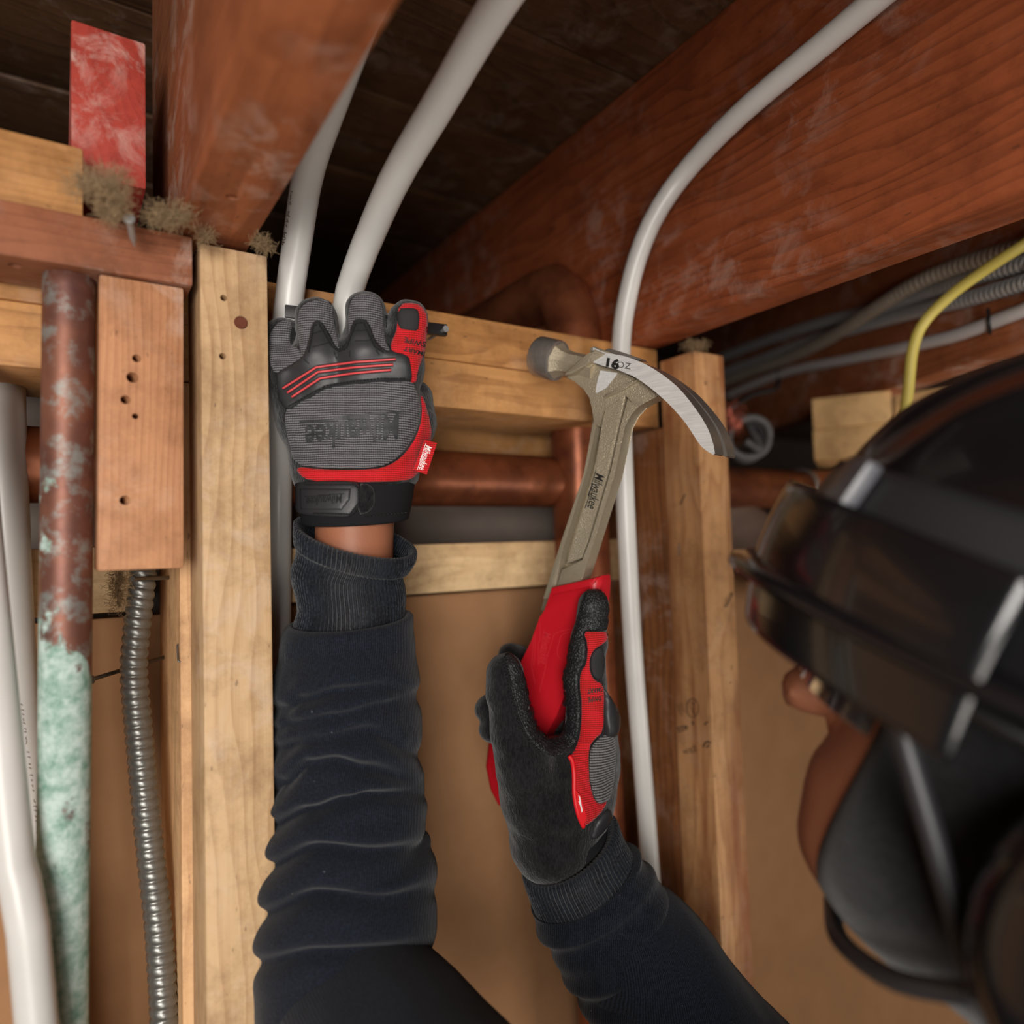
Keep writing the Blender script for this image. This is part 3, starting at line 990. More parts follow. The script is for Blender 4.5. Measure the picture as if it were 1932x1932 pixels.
decal('tube_print', text_mesh('404'), placer(536, 450, -80, 18, 11), bv, INK_FADED, t1)
bv = world_bvh(w1)
decal('tube_print', join2(ticks(40, 1330, 50, 1400, 9, 3), ticks(52, 1420, 62, 1490, 8, 4), ticks(64, 1510, 72, 1600, 10, 5)), ident, bv, INK_FADED, w1)

# ------------------------------------------------------------------ flexible metal conduits
def conduit(name, pts, r, pitch, mat, label, n, seg=20, dep=.14, group=None):
    def rf(s, th, t):
        u = (s / pitch + th / (2 * math.pi)) % 1.0
        return r * (1 - dep + dep * math.sin(math.pi * u) ** .6)
    o = tube(name, pts, r, mat, n=n, seg=seg, rfun=rf)
    return setp(o, label, 'conduit', group)
conduit('metal_conduit', [P3(272, 1040, .452), P3(268, 1100, .450), P3(258, 1190, .446), P3(253, 1270, .443), P3(262, 1380, .440), P3(273, 1500, .437), P3(284, 1610, .434), P3(300, 1760, .43), P3(312, 1980, .425), P3(318, 2250, .425), P3(322, 2700, .425)],
        .0082, .0063, GALV_DULL, 'grey coiled metal conduit hanging below the short orange block', 760, 26, .2, 'flexible metal conduits')
def cpt(px, py, off):
    """point on the slanted joist's face, off metres in front of it"""
    n = -JS if (CAM - JC).dot(-JS) > 0 else JS
    d = ray(px, py)
    t = ((JC + n * off) - CAM).dot(n) / d.dot(n)
    return CAM + d * t
conduit('metal_conduit', [cpt(1330, 735, .022), cpt(1420, 700, .022), cpt(1480, 678, .022), cpt(1560, 640, .03), cpt(1640, 590, .035), cpt(1720, 540, .03), cpt(1800, 505, .02), cpt(1932, 462, .012), cpt(2080, 405, .012), cpt(2080, 405, .012) - JD * .45],
        .0082, .0062, GALV_DUSTY, 'dusty metal conduit crossing over the two others at right', 1300, 14, .22, 'flexible metal conduits')
conduit('metal_conduit', [cpt(1320, 692, .011), cpt(1420, 652, .011), cpt(1540, 612, .011), cpt(1660, 582, .011), cpt(1770, 545, .011), cpt(1850, 520, .011), cpt(1932, 497, .011), cpt(2080, 450, .011), cpt(2080, 450, .011) - JD * .45],
        .0078, .0060, GALV, 'middle shiny metal conduit along the joist at right', 1300, 14, .22, 'flexible metal conduits')
conduit('metal_conduit', [cpt(1330, 715, .010), cpt(1420, 684, .010), cpt(1540, 640, .010), cpt(1620, 617, .011), cpt(1720, 590, .011), cpt(1830, 563, .011), cpt(1932, 533, .011), cpt(2080, 485, .011), cpt(2080, 485, .011) - JD * .45],
        .0078, .0060, GALV, 'lowest shiny metal conduit along the joist at right', 1300, 14, .22, 'flexible metal conduits')

# white and yellow cables
o = tube('white_cable', [cpt(1370, 748, .007), cpt(1430, 722, .007), cpt(1500, 698, .007), cpt(1600, 678, .007), cpt(1720, 653, .007), cpt(1800, 634, .007), cpt(1870, 609, .007), cpt(1932, 585, .007), cpt(2060, 530, .007), cpt(2060, 530, .007) - JD * .45], .0065, WHITE_JACKET, n=60)
setp(o, 'white cable stapled along the slanted joist at right', 'cable')
for (px, py) in ((1468, 704), (1866, 607)):
    c = cpt(px, py, .008)
    k = tube('cable_staple', [c - Vector((0, 0, .012)) + JS * .0, c + (CAM - c).normalized() * .009, c + Vector((0, 0, .012))], .0016, BLACK_PLASTIC, o, n=14, seg=8)
    if px < 1600:
        tube('cable_staple', [c + (CAM - c).normalized() * .006, P3(1517, 702, (c - CAM).dot(FW) - .01)], .0012, NAIL_GREY, o, n=6, seg=8)
def flat_cable(name, pts, w, t, mat, label):
    o = tube(name, pts, w, mat, n=70, seg=20, rfun=None)
    return setp(o, label, 'cable')
flat_cable('yellow_cable', [P3(2060, 385, .555), P3(1932, 462, .575), P3(1850, 515, .60), P3(1790, 560, .62), P3(1742, 610, .635), P3(1722, 660, .64), P3(1714, 730, .645), P3(1706, 800, .645), P3(1700, 900, .645), P3(1696, 1100, .645), P3(1694, 1400, .645)], .0049, .003, YELLOW, 'yellow cable bending down in front of the cut boards')
# black coil
c = P3(1413, 826, .80)
pts = []
ax1, ax2 = RT, UP
for k in range(66):
    a_ = k * .31
    rr = .0235 + .0012 * math.sin(k * .7)
    pts.append(c + ax1 * (rr * math.cos(a_)) + ax2 * (rr * math.sin(a_)) + BK * (.006 * math.sin(k * .05 * 3) - .00032 * k))
pts += [c + ax1 * .012 - ax2 * .012, c - ax1 * .004 - ax2 * .004]
o = tube('cable_coil', pts, .0044, m_plain('dusty_black', srgb(96, 94, 94), .6, vary=.4), n=340, seg=12)
setp(o, 'small dusty black cable coil beside the hammer claw tip', 'cable coil')
o = tube('black_cable', [P3(1380, 770, .80), P3(1420, 745, .82), P3(1460, 735, .84), P3(1470, 720, .86)], .003, BLACK_PLASTIC, n=20, seg=10)
setp(o, 'short black cable from the coil up to the joist', 'cable')

# ------------------------------------------------------------------ insulation tufts
def tuft(name, px, py, zc, rx, ry, mat, label, strands=160, seed=0, core=5):
    rnd = random.Random(seed)
    c = P3(px, py, zc)
    k = zc / F
    bm = bmesh.new()
    for b in range(core):
        q = c + RT * (rnd.uniform(-.5, .5) * rx * k) + UP * (rnd.uniform(-.5, .5) * ry * k)
        r = bmesh.ops.create_icosphere(bm, subdivisions=3, radius=1)
        ra = rnd.uniform(.45, .75)
        for v in r['verts']:
            p = v.co.copy()
            s = 1 + .35 * math.sin(p.x * 7 + b) * math.sin(p.y * 9 + 2 * b) + .2 * math.sin(p.z * 17 + p.x * 13)
            v.co = q + RT * (p.x * rx * k * ra * .42 * s) + UP * (p.y * ry * k * ra * .42 * s) + BK * (p.z * min(rx, ry) * k * .45 * ra * s)
    for i in range(strands * 3):
        a0 = rnd.uniform(0, 6.28)
        rad = rnd.uniform(.2, .95)
        p = c + RT * (math.cos(a0) * rx * k * rad) + UP * (math.sin(a0) * ry * k * rad) + BK * rnd.uniform(-.3, .8) * min(rx, ry) * k
        d = Vector((rnd.gauss(0, 1), rnd.gauss(0, 1), rnd.gauss(0, 1))).normalized()
        w = .00011
        prev = None
        for s in range(5):
            d = (d + Vector((rnd.gauss(0, .5), rnd.gauss(0, .5), rnd.gauss(0, .5)))).normalized()
            q = p + d * rnd.uniform(.0008, .0022)
            sd_ = d.cross(BK).normalized() * w
            ring_ = [bm.verts.new(q + sd_), bm.verts.new(q - sd_), bm.verts.new(q + BK * w * 1.6)]
            if prev:
                for u in range(3):
                    bm.faces.new((prev[u], prev[(u + 1) % 3], ring_[(u + 1) % 3], ring_[u]))
            prev = ring_; p = q
    o = bm_obj(name, bm, mat, smooth=True)
    return setp(o, label, 'insulation', 'insulation tufts')
tuft('insulation_tuft', 195, 352, .345, 62, 30, WOOL, 'large fuzzy beige insulation clump hanging at the top left', 320, 1)
tuft('insulation_tuft', 218, 395, .352, 30, 26, WOOL, 'fuzzy insulation at the end of the yellowish board', 160, 2)
tuft('insulation_tuft', 322, 410, .366, 52, 20, WOOL, 'thin insulation wisp lying on the dusty header', 200, 3)
tuft('insulation_tuft', 188, 575, .412, 20, 52, WOOL, 'beige insulation between copper pipe and orange block', 200, 4)
tuft('insulation_tuft', 497, 462, .395, 14, 10, WOOL, 'tiny insulation wisp on the right corner of the pale stud', 60, 5, 0)
tuft('insulation_tuft', 388, 448, .385, 14, 8, WOOL, 'tiny insulation wisp on the left corner of the pale stud', 50, 6, 0)
tuft('insulation_tuft', 228, 1110, .440, 16, 52, WOOL, 'insulation shred hanging beside the conduit below the block', 160, 7)
tuft('insulation_tuft', 1382, 790, .74, 22, 32, WOOL_PINK, 'pinkish insulation scrap at the right stud behind the claw', 120, 8)
tuft('insulation_tuft', 1312, 652, .615, 26, 7, WOOL, 'wood fibre fringe along the top of the right stud', 90, 9, 0)

# ------------------------------------------------------------------ nails and staples
def nail(name, head, tip, r, mat, label, hr=2.2, ht=.0012):
    h, t = Vector(head), Vector(tip)
    d = (t - h).normalized()
    V, Fc = [], []
    q = d.to_track_quat('Z', 'Y').to_matrix()
    prof = [(0, 0), (0, r * hr * .9), (ht * .3, r * hr), (ht, r * hr), (ht * 1.6, r), ((t - h).length - r * 4, r), ((t - h).length, r * .1)]
    sg = 14
    for (z, rr) in prof:
        for j in range(sg):
            a_ = 2 * math.pi * j / sg
            V.append(h + q @ Vector((max(rr, 1e-5) * math.cos(a_), max(rr, 1e-5) * math.sin(a_), z)))
    for i in range(len(prof) - 1):
        for j in range(sg):
            Fc.append((i * sg + j, i * sg + (j + 1) % sg, (i + 1) * sg + (j + 1) % sg, (i + 1) * sg + j))
    o = mesh_obj(name, V, Fc, mat)
    bm = bmesh.new(); bm.from_mesh(o.data); bmesh.ops.recalc_face_normals(bm, faces=bm.faces); bm.to_mesh(o.data); bm.free()
    o.data.set_sharp_from_angle(angle=math.radians(40))
    return setp(o, label, 'nail')
nail('nail', P3(243, 411, .352), P3(254, 466, .370), .0017, NAIL_GREY, 'bent galvanised nail sticking out of the dusty header', 1.7)
p = atY(454, 609, 0)
nail('nail', p - Vector((0, .0012, 0)), p + Vector((0, .02, 0)), .0019, RUST, 'rusty nail head in the pale tan stud', 2.0, .0016)
nail('nail', P3(169, 1283, .42), P3(330, 1234, .50), .0013, NAIL, 'long thin nail sticking out behind the coiled conduit', 2.3)
nail('nail', P3(250, 1092, .425), P3(325, 1090, .47), .0014, NAIL, 'dark nail crossing the top of the conduit', 1.2)
p = atX(201, 645, .0168)
nail('nail', P3(202, 646, .41), P3(240, 646, .47), .0018, NAIL_GREY, 'grey nail head beside the orange block below the insulation', 2.2)
nail('nail', P3(194, 921, .43), P3(235, 921, .47), .0017, m_plain('pinkish_nail', srgb(170, 130, 118), .6), 'pale nail head beside the orange block, low down', 2.2)

def staple(px, py, dx, dy, Y=None, X=None, label='', w=11):
    f = (lambda x, y_: atY(x, y_, Y)) if Y is not None else (lambda x, y_: atX(x, y_, X))
    n = Vector((0, -1, 0)) if Y is not None else Vector((-1, 0, 0))
    a_ = f(px - dx, py - dy); b_ = f(px + dx, py + dy)
    V, Fc = [], []
    o = tube('staple', [a_ - n * .003, a_ + n * .0004, a_ + n * .0010, a_.lerp(b_, .1) + n * .0014, a_.lerp(b_, .5) + n * .0014, a_.lerp(b_, .9) + n * .0014, b_ + n * .0010, b_ + n * .0004, b_ - n * .003], .00055, NAIL, n=40, seg=8)
    return setp(o, label, 'staple', 'staples in the studs')
staple(340, 1232, 1, 16, X=.0625, label='thin staple in the side of the pale back stud')
staple(1290, 942, -4, 9, X=.4825, label='tilted staple high on the right stud, first from the top')
staple(1283, 1037, 0, 11, X=.4830, label='upright staple on the right stud, second from the top')
staple(1309, 1193, 0, 11, X=.4845, label='staple on the right stud level with the red grip, third from the top')
staple(1300, 1280, 0, 12, X=.4850, label='lowest staple on the right stud, above the stamp')
staple(1374, 1132, 6, -12, Y=-.0005, label='loose wire staple on the front of the right stud')

# ink stamps on the right stud
bv = world_bvh(st_r)
ov = [(1307 + 11 * math.cos(t), 1336 + 18 * math.sin(t)) for t in np.linspace(0, 2 * math.pi, 25)]
marks = join2(stroke(ov, 1.6), stroke([(1304, 1325), (1308, 1330), (1311, 1323)], 1.8), stroke([(1303, 1332), (1310, 1348)], 1.2), stroke([(1310, 1330), (1308, 1350)], 1.2),
              stroke([(1279, 1330), (1287, 1350)], 1.2), stroke([(1284, 1326), (1292, 1344)], 1.2),
              stroke([(1306, 1360), (1308, 1368)], 3), stroke([(1329, 1368), (1336, 1361)], 2.4),
              stroke([(1293, 1417), (1292, 1420)], 5), stroke([(1296, 1412), (1299, 1422)], 1.6), stroke([(1301, 1411), (1305, 1421)], 2.2), stroke([(1306, 1409), (1310, 1420)], 1.6), stroke([(1308, 1407), (1311, 1408), (1314, 1418)], 1.8),
              stroke([(1327, 1410), (1330, 1402), (1335, 1399), (1341, 1402)], 3), stroke([(1333, 1411), (1337, 1405), (1339, 1409)], 2.4))
decal('ink_stamp', marks, ident, bv, INK, st_r, .0002)
decal('ink_stamp', text_mesh('422', .02), placer(1288, 1374, 160, 14, 14), bv, INK, st_r, .0002)

# ------------------------------------------------------------------ hammer
PHI = math.radians(37)
HN = (BK * math.cos(PHI) - RT * math.sin(PHI)).normalized()      # normal of the hammer's side
HX = (RT * math.cos(PHI) + BK * math.sin(PHI)).normalized()
HO = P3(1150, 760, .490)
HM = frame_m(HO, HX, UP, HN)
HMi = HM.inverted()

def hp(px, py, h=0.0):
    """photo point on the hammer's side plane raised by h -> hammer coordinates"""
    d = ray(px, py)
    t = ((HO + HN * h) - CAM).dot(HN) / d.dot(HN)
    q = HMi @ (CAM + d * t)
    return q.x, q.y

STEEL = m_steel('forged_steel', srgb(190, 177, 152), .33, .5, .9, 1400)
STEEL_DARK = m_steel('ground_steel', srgb(172, 165, 158), .30, .7, streak=(500, 30, 500))
STEEL_POL = m_steel('polished_steel', srgb(240, 240, 238), .38, .3, streak=(60, 900, 900))
HTEXT = m_plain('etched_black', srgb(28, 26, 24), .6)

def prism(bm, poly_px, h_front, h_back, bevel=.0008, segs=2, pre=None):
    pts = [hp(x, y_, h_front) for x, y_ in poly_px]
    a = [bm.verts.new((x, y_, h_front)) for x, y_ in pts]
    b = [bm.verts.new((x, y_, h_back)) for x, y_ in pts]
    n = len(pts)
    fs = [bm.faces.new(a), bm.faces.new(b[::-1])]
    for i in range(n):
        fs.append(bm.faces.new((a[i], b[i], b[(i + 1) % n], a[(i + 1) % n])))
    if bevel:
        es = {e for f in fs[:2] for e in f.edges}
        bmesh.ops.bevel(bm, geom=list(es), offset=bevel, segments=segs, affect='EDGES', profile=.5)

HAM = empty('claw_hammer', P3(940, 1500, .49), 'claw hammer with red grip and forged steel handle held in the right glove', 'hammer')

# forged handle: core, two raised borders and the panel between them
bm = bmesh.new()
prism(bm, [(1118, 780), (1119, 800), (1103, 893), (1057, 1033), (1020, 1150), (1060, 1200), (1085, 1150), (1117, 1033), (1160, 896), (1178, 805), (1184, 790), (1150, 760)], -.0095, -.0126, .0008)
prism(bm, [(1122, 775), (1119, 796), (1101, 895), (1055, 1033), (1024, 1130), (1044, 1130), (1053, 1079), (1061, 1040), (1106, 892), (1125, 800), (1137, 757), (1128, 762)], .0, -.012, .0005)
prism(bm, [(1145, 757), (1137, 795), (1120, 894), (1075, 1044), (1068, 1064), (1097, 1053), (1110, 1018), (1150, 885), (1167, 805), (1181, 743), (1176, 739)], -.0009, -.013, .0004)
prism(bm, [(1185, 745), (1170, 806), (1153, 886), (1113, 1020), (1099, 1058), (1060, 1074), (1040, 1140), (1080, 1140), (1101, 1085), (1117, 1033), (1160, 896), (1178, 805), (1190, 782), (1205, 765), (1246, 746), (1226, 728)], .0, -.012, .0005)
shank = bm_obj('steel_handle', bm, STEEL, HAM, HM, True, 30)

bm = bmesh.new()
# cheek web under the head
prism(bm, [(1066, 712), (1084, 720), (1103, 733), (1114, 750), (1119, 772), (1119, 800), (1130, 805), (1140, 770), (1181, 743), (1190, 760), (1200, 768), (1222, 756), (1246, 745), (1214, 722), (1176, 703), (1138, 691), (1118, 684), (1096, 695)], .0002, -.0135, .0008)
# shoulder from the neck to the claw
prism(bm, [(1064, 708), (1068, 700), (1108, 668), (1121, 659), (1142, 667), (1119, 681), (1100, 692), (1078, 706)], .0065, -.0185, .0012)
prism(bm, [(1112, 657), (1119, 653), (1150, 664), (1180, 678), (1176, 701), (1138, 690), (1116, 682)], .0032, -.0165, .001)
# diagonal rib from the cheek into the claw
prism(bm, [(1140, 752), (1176, 736), (1210, 716), (1204, 713), (1172, 728), (1138, 747)], .0022, -.002, .0008)
head = bm_obj('hammer_head', bm, STEEL, HAM, HM, True, 30)

# striking poll and neck: turned
ax0 = hp(1014, 672, -.006); ax1 = hp(1090, 690, -.006)
axv = (Vector((ax1[0], ax1[1], 0)) - Vector((ax0[0], ax0[1], 0))).normalized()
c0 = Vector((ax0[0], ax0[1], -.006))
def lathe(name, prof, mat, parent, c0, axv, sg=48, angle=30):
    q = axv.to_track_quat('Z', 'Y').to_matrix()
    bm = bmesh.new()
    rows = []
    for z, r in prof:
        rows.append([bm.verts.new(c0 + q @ Vector((r * math.cos(2 * math.pi * j / sg), r * math.sin(2 * math.pi * j / sg), z))) for j in range(sg)])
    for a_, b_ in zip(rows, rows[1:]):
        for j in range(sg):
            bm.faces.new((a_[j], a_[(j + 1) % sg], b_[(j + 1) % sg], b_[j]))
    bm.faces.new(rows[0]); bm.faces.new(rows[-1])
    return bm_obj(name, bm, mat, parent, HM, True, angle)
lathe('striking_face', [(0, .0130), (.0006, .0142), (.0016, .0152), (.0025, .0156), (.0185, .0156), (.0200, .0152), (.0206, .0142)], STEEL_DARK, HAM, c0, axv)
lathe('poll_neck', [(.0205, .0138), (.0220, .0130), (.0255, .0104), (.0320, .0092), (.0560, .0094)], STEEL, HAM, c0, axv, 8)

# claw: two prongs from one root, parted by the nail slot
TOP = [(1119, 655), (1139, 664), (1185, 674), (1230, 694), (1276, 728), (1310, 768), (1333, 804), (1345, 835), (1349, 856)]
BOT = [(1117, 683), (1137, 690), (1174, 701), (1208, 718), (1253, 754), (1287, 790), (1306, 817), (1324, 843), (1345, 858)]
NS = 40
tp = catmull([(p[0], p[1], 0) for p in TOP], NS)
bt = catmull([(p[0], p[1], 0) for p in BOT], NS)
def prong(side):
    bm = bmesh.new()
    rows = []
    for i in range(NS):
        s = i / (NS - 1)
        w = .0225 + .0145 * min(1, s * 1.3)
        cen = -.0065
        g = 0.0 if s < .42 else .0034 * (s - .42) / .58
        hf = cen + w / 2
        t2 = hp(tp[i][0], tp[i][1], hf); b2 = hp(bt[i][0], bt[i][1], hf)
        if side == 0: h0, h1 = hf, cen + g
        else: h0, h1 = cen - g, cen - w / 2
        rows.append([bm.verts.new((t2[0], t2[1], h0)), bm.verts.new((b2[0], b2[1], h0)), bm.verts.new((b2[0], b2[1], h1)), bm.verts.new((t2[0], t2[1], h1))])
    for a_, b_ in zip(rows, rows[1:]):
        for j in range(4):
            bm.faces.new((a_[j], a_[(j + 1) % 4], b_[(j + 1) % 4], b_[j]))
    bm.faces.new(rows[0][::-1]); bm.faces.new(rows[-1])
    es = [e for e in bm.edges if e.calc_face_angle(0) > .7]
    bmesh.ops.bevel(bm, geom=es, offset=.0005, segments=2, affect='EDGES')
    o = bm_obj('claw_prong', bm, STEEL_DARK, HAM, HM, True, 30)
    o.data.materials.append(STEEL_POL)
    for p in o.data.polygons:
        if p.normal.z > .8 and side == 0: p.material_index = 1
    return o
pr0, pr1 = prong(0), prong(1)
# strike plate ridge on top of the head
bm = bmesh.new()
prism(bm, [(1138, 661), (1148, 657), (1170, 663), (1208, 676), (1212, 681), (1180, 674)], -.002, -.011, .0006)
bm_obj('magnet_ridge', bm, STEEL_DARK, HAM, HM, True, 30)

# polished emblem and lettering
bvh = world_bvh(head, pr0, shank)
decal('emblem', shape_fill([(1133, 699), (1166, 704), (1164, 708), (1144, 733), (1126, 742), (1124, 740), (1127, 722)], 6), ident, bvh, STEEL_POL, head, .0005)
decal('weight_mark', text_mesh('16', .05), placer(1154, 687, 9, 29, 25), bvh, HTEXT, pr0, .0002)
decal('weight_mark', text_mesh('OZ', -.005), placer(1177, 690, 9, 19, 17), bvh, HTEXT, pr0, .0002)
LOGO = logo_mesh(.010)
decal('handle_logo', LOGO, placer(1124, 926, 104, 17, 17), bvh, HTEXT, shank, .0003)

# grip
bm = bmesh.new()
gp = [(1034, 1108), (1127, 1087), (1129, 1100), (1118, 1140), (1100, 1210), (1078, 1280), (1050, 1350), (1010, 1425), (975, 1500), (952, 1532), (934, 1524), (918, 1492), (909, 1447), (914, 1405), (938, 1345), (968, 1290), (984, 1247), (1002, 1210), (1018, 1165)]
prism(bm, gp, .0055, -.0185, .0075, 5)
prism(bm, [(1040, 1108), (1124, 1089), (1110, 1150), (1070, 1180), (1010, 1200), (1022, 1165)], .0052, -.0182, .002, 2)
grip = bm_obj('rubber_grip', bm, RED_RUBBER, HAM, HM, True, 32)
bvh = world_bvh(grip)
RED_EDGE = m_plain('red_grip_line', srgb(206, 44, 54), .35)
lines = [[(1096, 1183), (1060, 1190), (1046, 1196), (1040, 1215), (1032, 1240), (1030, 1256), (1026, 1275), (1018, 1305)],
         [(1088, 1191), (1065, 1195), (1058, 1200), (1052, 1225), (1052, 1236), (1060, 1246)],
         [(1019, 1175), (1019, 1208), (1016, 1212), (1016, 1254)],
         [(1006, 1195), (1006, 1225), (1003, 1255), (1010, 1290)], [(1010, 1195), (1010, 1225), (1007, 1255)]]
for ln in lines:
    decal('grip_line', stroke(resample(ln, 4, False), 1.3), ident, bvh, RED_EDGE, grip, .0003)
decal('grip_logo', LOGO, placer(1029, 1222, 97, 15, 13), bvh, RED_EDGE, grip, .0002)

# ------------------------------------------------------------------ glove materials
G_BLACK = m_terry('glove_black', srgb(12, 12, 14), srgb(36, 35, 37))
G_KNIT = m_plain('glove_neoprene', srgb(24, 24, 26), .85, bump=.5, bscale=1500, spec=.2)
G_GRAY = m_weave('glove_gray_weave', srgb(124, 122, 127), srgb(34, 33, 36), .0013, .00145)
G_GRAY2 = m_weave('glove_gray_weave_fine', srgb(128, 126, 126), srgb(40, 39, 41), .0011, .0017)
G_RED = m_weave('glove_red_weave', srgb(224, 26, 34), srgb(150, 8, 16), .0012, .00135)
G_RUBBER = m_plain('glove_rubber', srgb(44, 44, 47), .48, bump=.12, bscale=900)
G_STRIPE = m_plain('glove_stripe', srgb(214, 74, 78), .45)
G_LEATHER = m_dots('glove_leather', srgb(26, 26, 28))
G_SMOOTH = m_plain('glove_suede', srgb(38, 37, 38), .8, bump=.6, bscale=1600, bdist=.0006)
G_STITCH = m_plain('glove_stitch', srgb(16, 16, 18), .8)
G_LOGO = m_plain('glove_print', srgb(44, 44, 48), .55)
WHITE_INK = m_plain('white_thread', srgb(238, 232, 230), .7)
G_REDPIPE = m_plain('red_piping', srgb(226, 24, 34), .5)

def chainf(defs):
    """defs: list of lists of (px, py, zc, r) -> capsules between successive points"""
    out = []
    for ch in defs:
        pts = [(np.array(tuple(P3(a, b, c))), r) for a, b, c, r in ch]
        out.append(list(zip(pts, pts[1:])))
    return out

def stitches(name, pts, bvh, parent, M, r=.00045, step=7, gap=.55, mat=None, lift=.0004):
    """a row of single short threads along a pixel path"""
    pts = resample(pts, step, False)
    V, Fc = [], []
    for a, b in zip(pts, pts[1:]):
        b2 = (a[0] + (b[0] - a[0]) * gap, a[1] + (b[1] - a[1]) * gap)
        h0, h1 = cast(bvh, *a), cast(bvh, *b2)
        if not h0 or not h1: continue
        p, q = h0[0] + h0[1] * lift, h1[0] + h1[1] * lift
        m = (p + q) / 2 + h0[1] * r
        v, f = sweep([p - h0[1] * r, m, q - h1[1] * r], r, 4, 6)
        b0 = len(V); V += v; Fc += [tuple(b0 + i for i in k) for k in f]
    return mesh_obj(name, V, Fc, mat or G_STITCH, parent, M)

# ------------------------------------------------------------------ left glove (fist round the clamp, back of the hand to the camera)
LO = P3(660, 780, .44)
LM = frame_m(LO, RT, UP, BK)
LG = empty('work_glove', P3(668, 985, .45), 'gray and red work glove with black knuckle guard, clenched against the wall plate', 'glove', 'pair of work gloves')
palm = chainf([[(722, 885, .448, .0165), (735, 790, .442, .0165), (752, 695, .436, .0150)],
               [(690, 895, .446, .018), (690, 790, .440, .0175), (690, 668, .431, .0150)],
               [(645, 895, .446, .018), (628, 790, .440, .0175), (604, 682, .432, .0150)],
               [(608, 885, .448, .0165), (578, 790, .444, .016), (545, 705, .437, .0145)],
               [(750, 885, .456, .012), (784, 800, .459, .011), (790, 745, .462, .009)],
               [(668, 930, .452, .020), (668, 900, .450, .021)], [(625, 920, .452, .018), (612, 890, .450, .018)], [(712, 920, .452, .018), (722, 890, .450, .018)]])
fing = chainf([[(757, 692, .436, .0135), (771, 604, .4365, .0117), (773, 600, .470, .0105), (765, 650, .476, .010)],
               [(689, 668, .431, .0140), (690, 588, .4345, .0118), (690, 590, .470, .0105), (690, 640, .480, .010)],
               [(603, 682, .432, .0140), (597, 601, .4345, .0122), (597, 602, .470, .0105), (597, 650, .480, .010)],
               [(544, 705, .437, .0135), (534, 636, .4405, .0112), (534, 636, .470, .0100), (536, 680, .478, .009)]])
def f_left(p):
    d = None
    for ch in palm:
        for (a, ra), (b, rb) in ch:
            c = rc(p, a, b, ra, rb)
            d = c if d is None else smin(d, c, .013)
    fd = None
    for ch in fing:
        e = None
        for (a, ra), (b, rb) in ch:
            c = rc(p, a, b, ra, rb)
            e = c if e is None else smin(e, c, .004)
        fd = e if fd is None else smin(fd, e, .0012)
    d = smin(d, fd, .006)
    w = noise3(p, 260, 3) * .0005 + noise3(p * np.array([1, 1, 2.2]), 190, 5) * .0006
    return d + w
allp = np.array([x[0] for ch in palm + fing for seg_ in ch for x in seg_])
V, Fq = surfnet(f_left, allp.min(0) - .03, allp.max(0) + .03, .0014)
V = smooth_mesh(V, Fq, 2, .4)
shell = mesh_obj('glove_shell', V, Fq, G_BLACK, LG, LM)
bvs = world_bvh(shell)

cr = lambda x, y_: .00045 * math.sin(y_ * .34 + 1.6 * math.sin(x * .025)) * (1 if y_ > 840 else (.9 if x < 600 else .25))
back = panel('back_panel', [(545, 760), (536, 790), (545, 832), (556, 876), (600, 882), (650, 884), (706, 882), (730, 876), (752, 862), (774, 836), (789, 806), (795, 772), (788, 742), (776, 716), (700, 700), (600, 720)], bvs, .0009, G_GRAY, LG, LM, wave=cr, rnd=1, cell=4.6)
panel('finger_panel', [(656, 690), (660, 640), (657, 590), (664, 562), (688, 552), (712, 559), (722, 580), (724, 640), (738, 664), (735, 690)], bvs, .0009, G_GRAY, LG, LM, rnd=1)
panel('finger_panel', [(575, 705), (563, 640), (562, 590), (575, 572), (603, 565), (628, 567), (628, 600), (640, 655), (645, 690)], bvs, .0009, G_GRAY, LG, LM, rnd=1)
panel('finger_panel', [(512, 700), (505, 640), (520, 612), (540, 602), (552, 608), (546, 640), (550, 654), (562, 655), (572, 680), (530, 705)], bvs, .0009, G_GRAY, LG, LM, rnd=1)
panel('index_panel', [(752, 574), (786, 571), (803, 586), (807, 610), (807, 648), (799, 670), (787, 702), (786, 722), (772, 722), (768, 672), (739, 664), (737, 648), (747, 628), (750, 610)], bvs, .0010, G_RED, LG, LM, rnd=1)
panel('swipe_patch', [(750, 583), (778, 581), (790, 586), (791, 606), (788, 626), (770, 624), (751, 621)], bvs, .0016, G_SMOOTH, LG, LM, rnd=1)
panel('red_panel', [(793, 744), (798, 750), (806, 776), (812, 800), (814, 822), (808, 852), (797, 880), (783, 899), (766, 907), (700, 910), (640, 909), (584, 907), (566, 896), (558, 880), (600, 885), (650, 887), (708, 885), (732, 879), (756, 864), (778, 838), (792, 808), (797, 775)], bvs, .0012, G_RED, LG, LM, rnd=1, cell=6, rim=3)
guard = panel('knuckle_guard', [(524, 700), (546, 690), (573, 675), (581, 656), (588, 611), (596, 604), (606, 606), (612, 617), (629, 648), (637, 657), (648, 658), (658, 648), (666, 610), (672, 602), (689, 602), (697, 612), (708, 646), (724, 660), (739, 663), (768, 670), (774, 681), (777, 718), (766, 721), (718, 721), (666, 726), (615, 734), (600, 744), (570, 760), (543, 777), (530, 759), (523, 726)], bvs, .0032, G_RUBBER, LG, LM, cell=6, rim=7, rnd=1)
bvg = world_bvh(guard, shell)
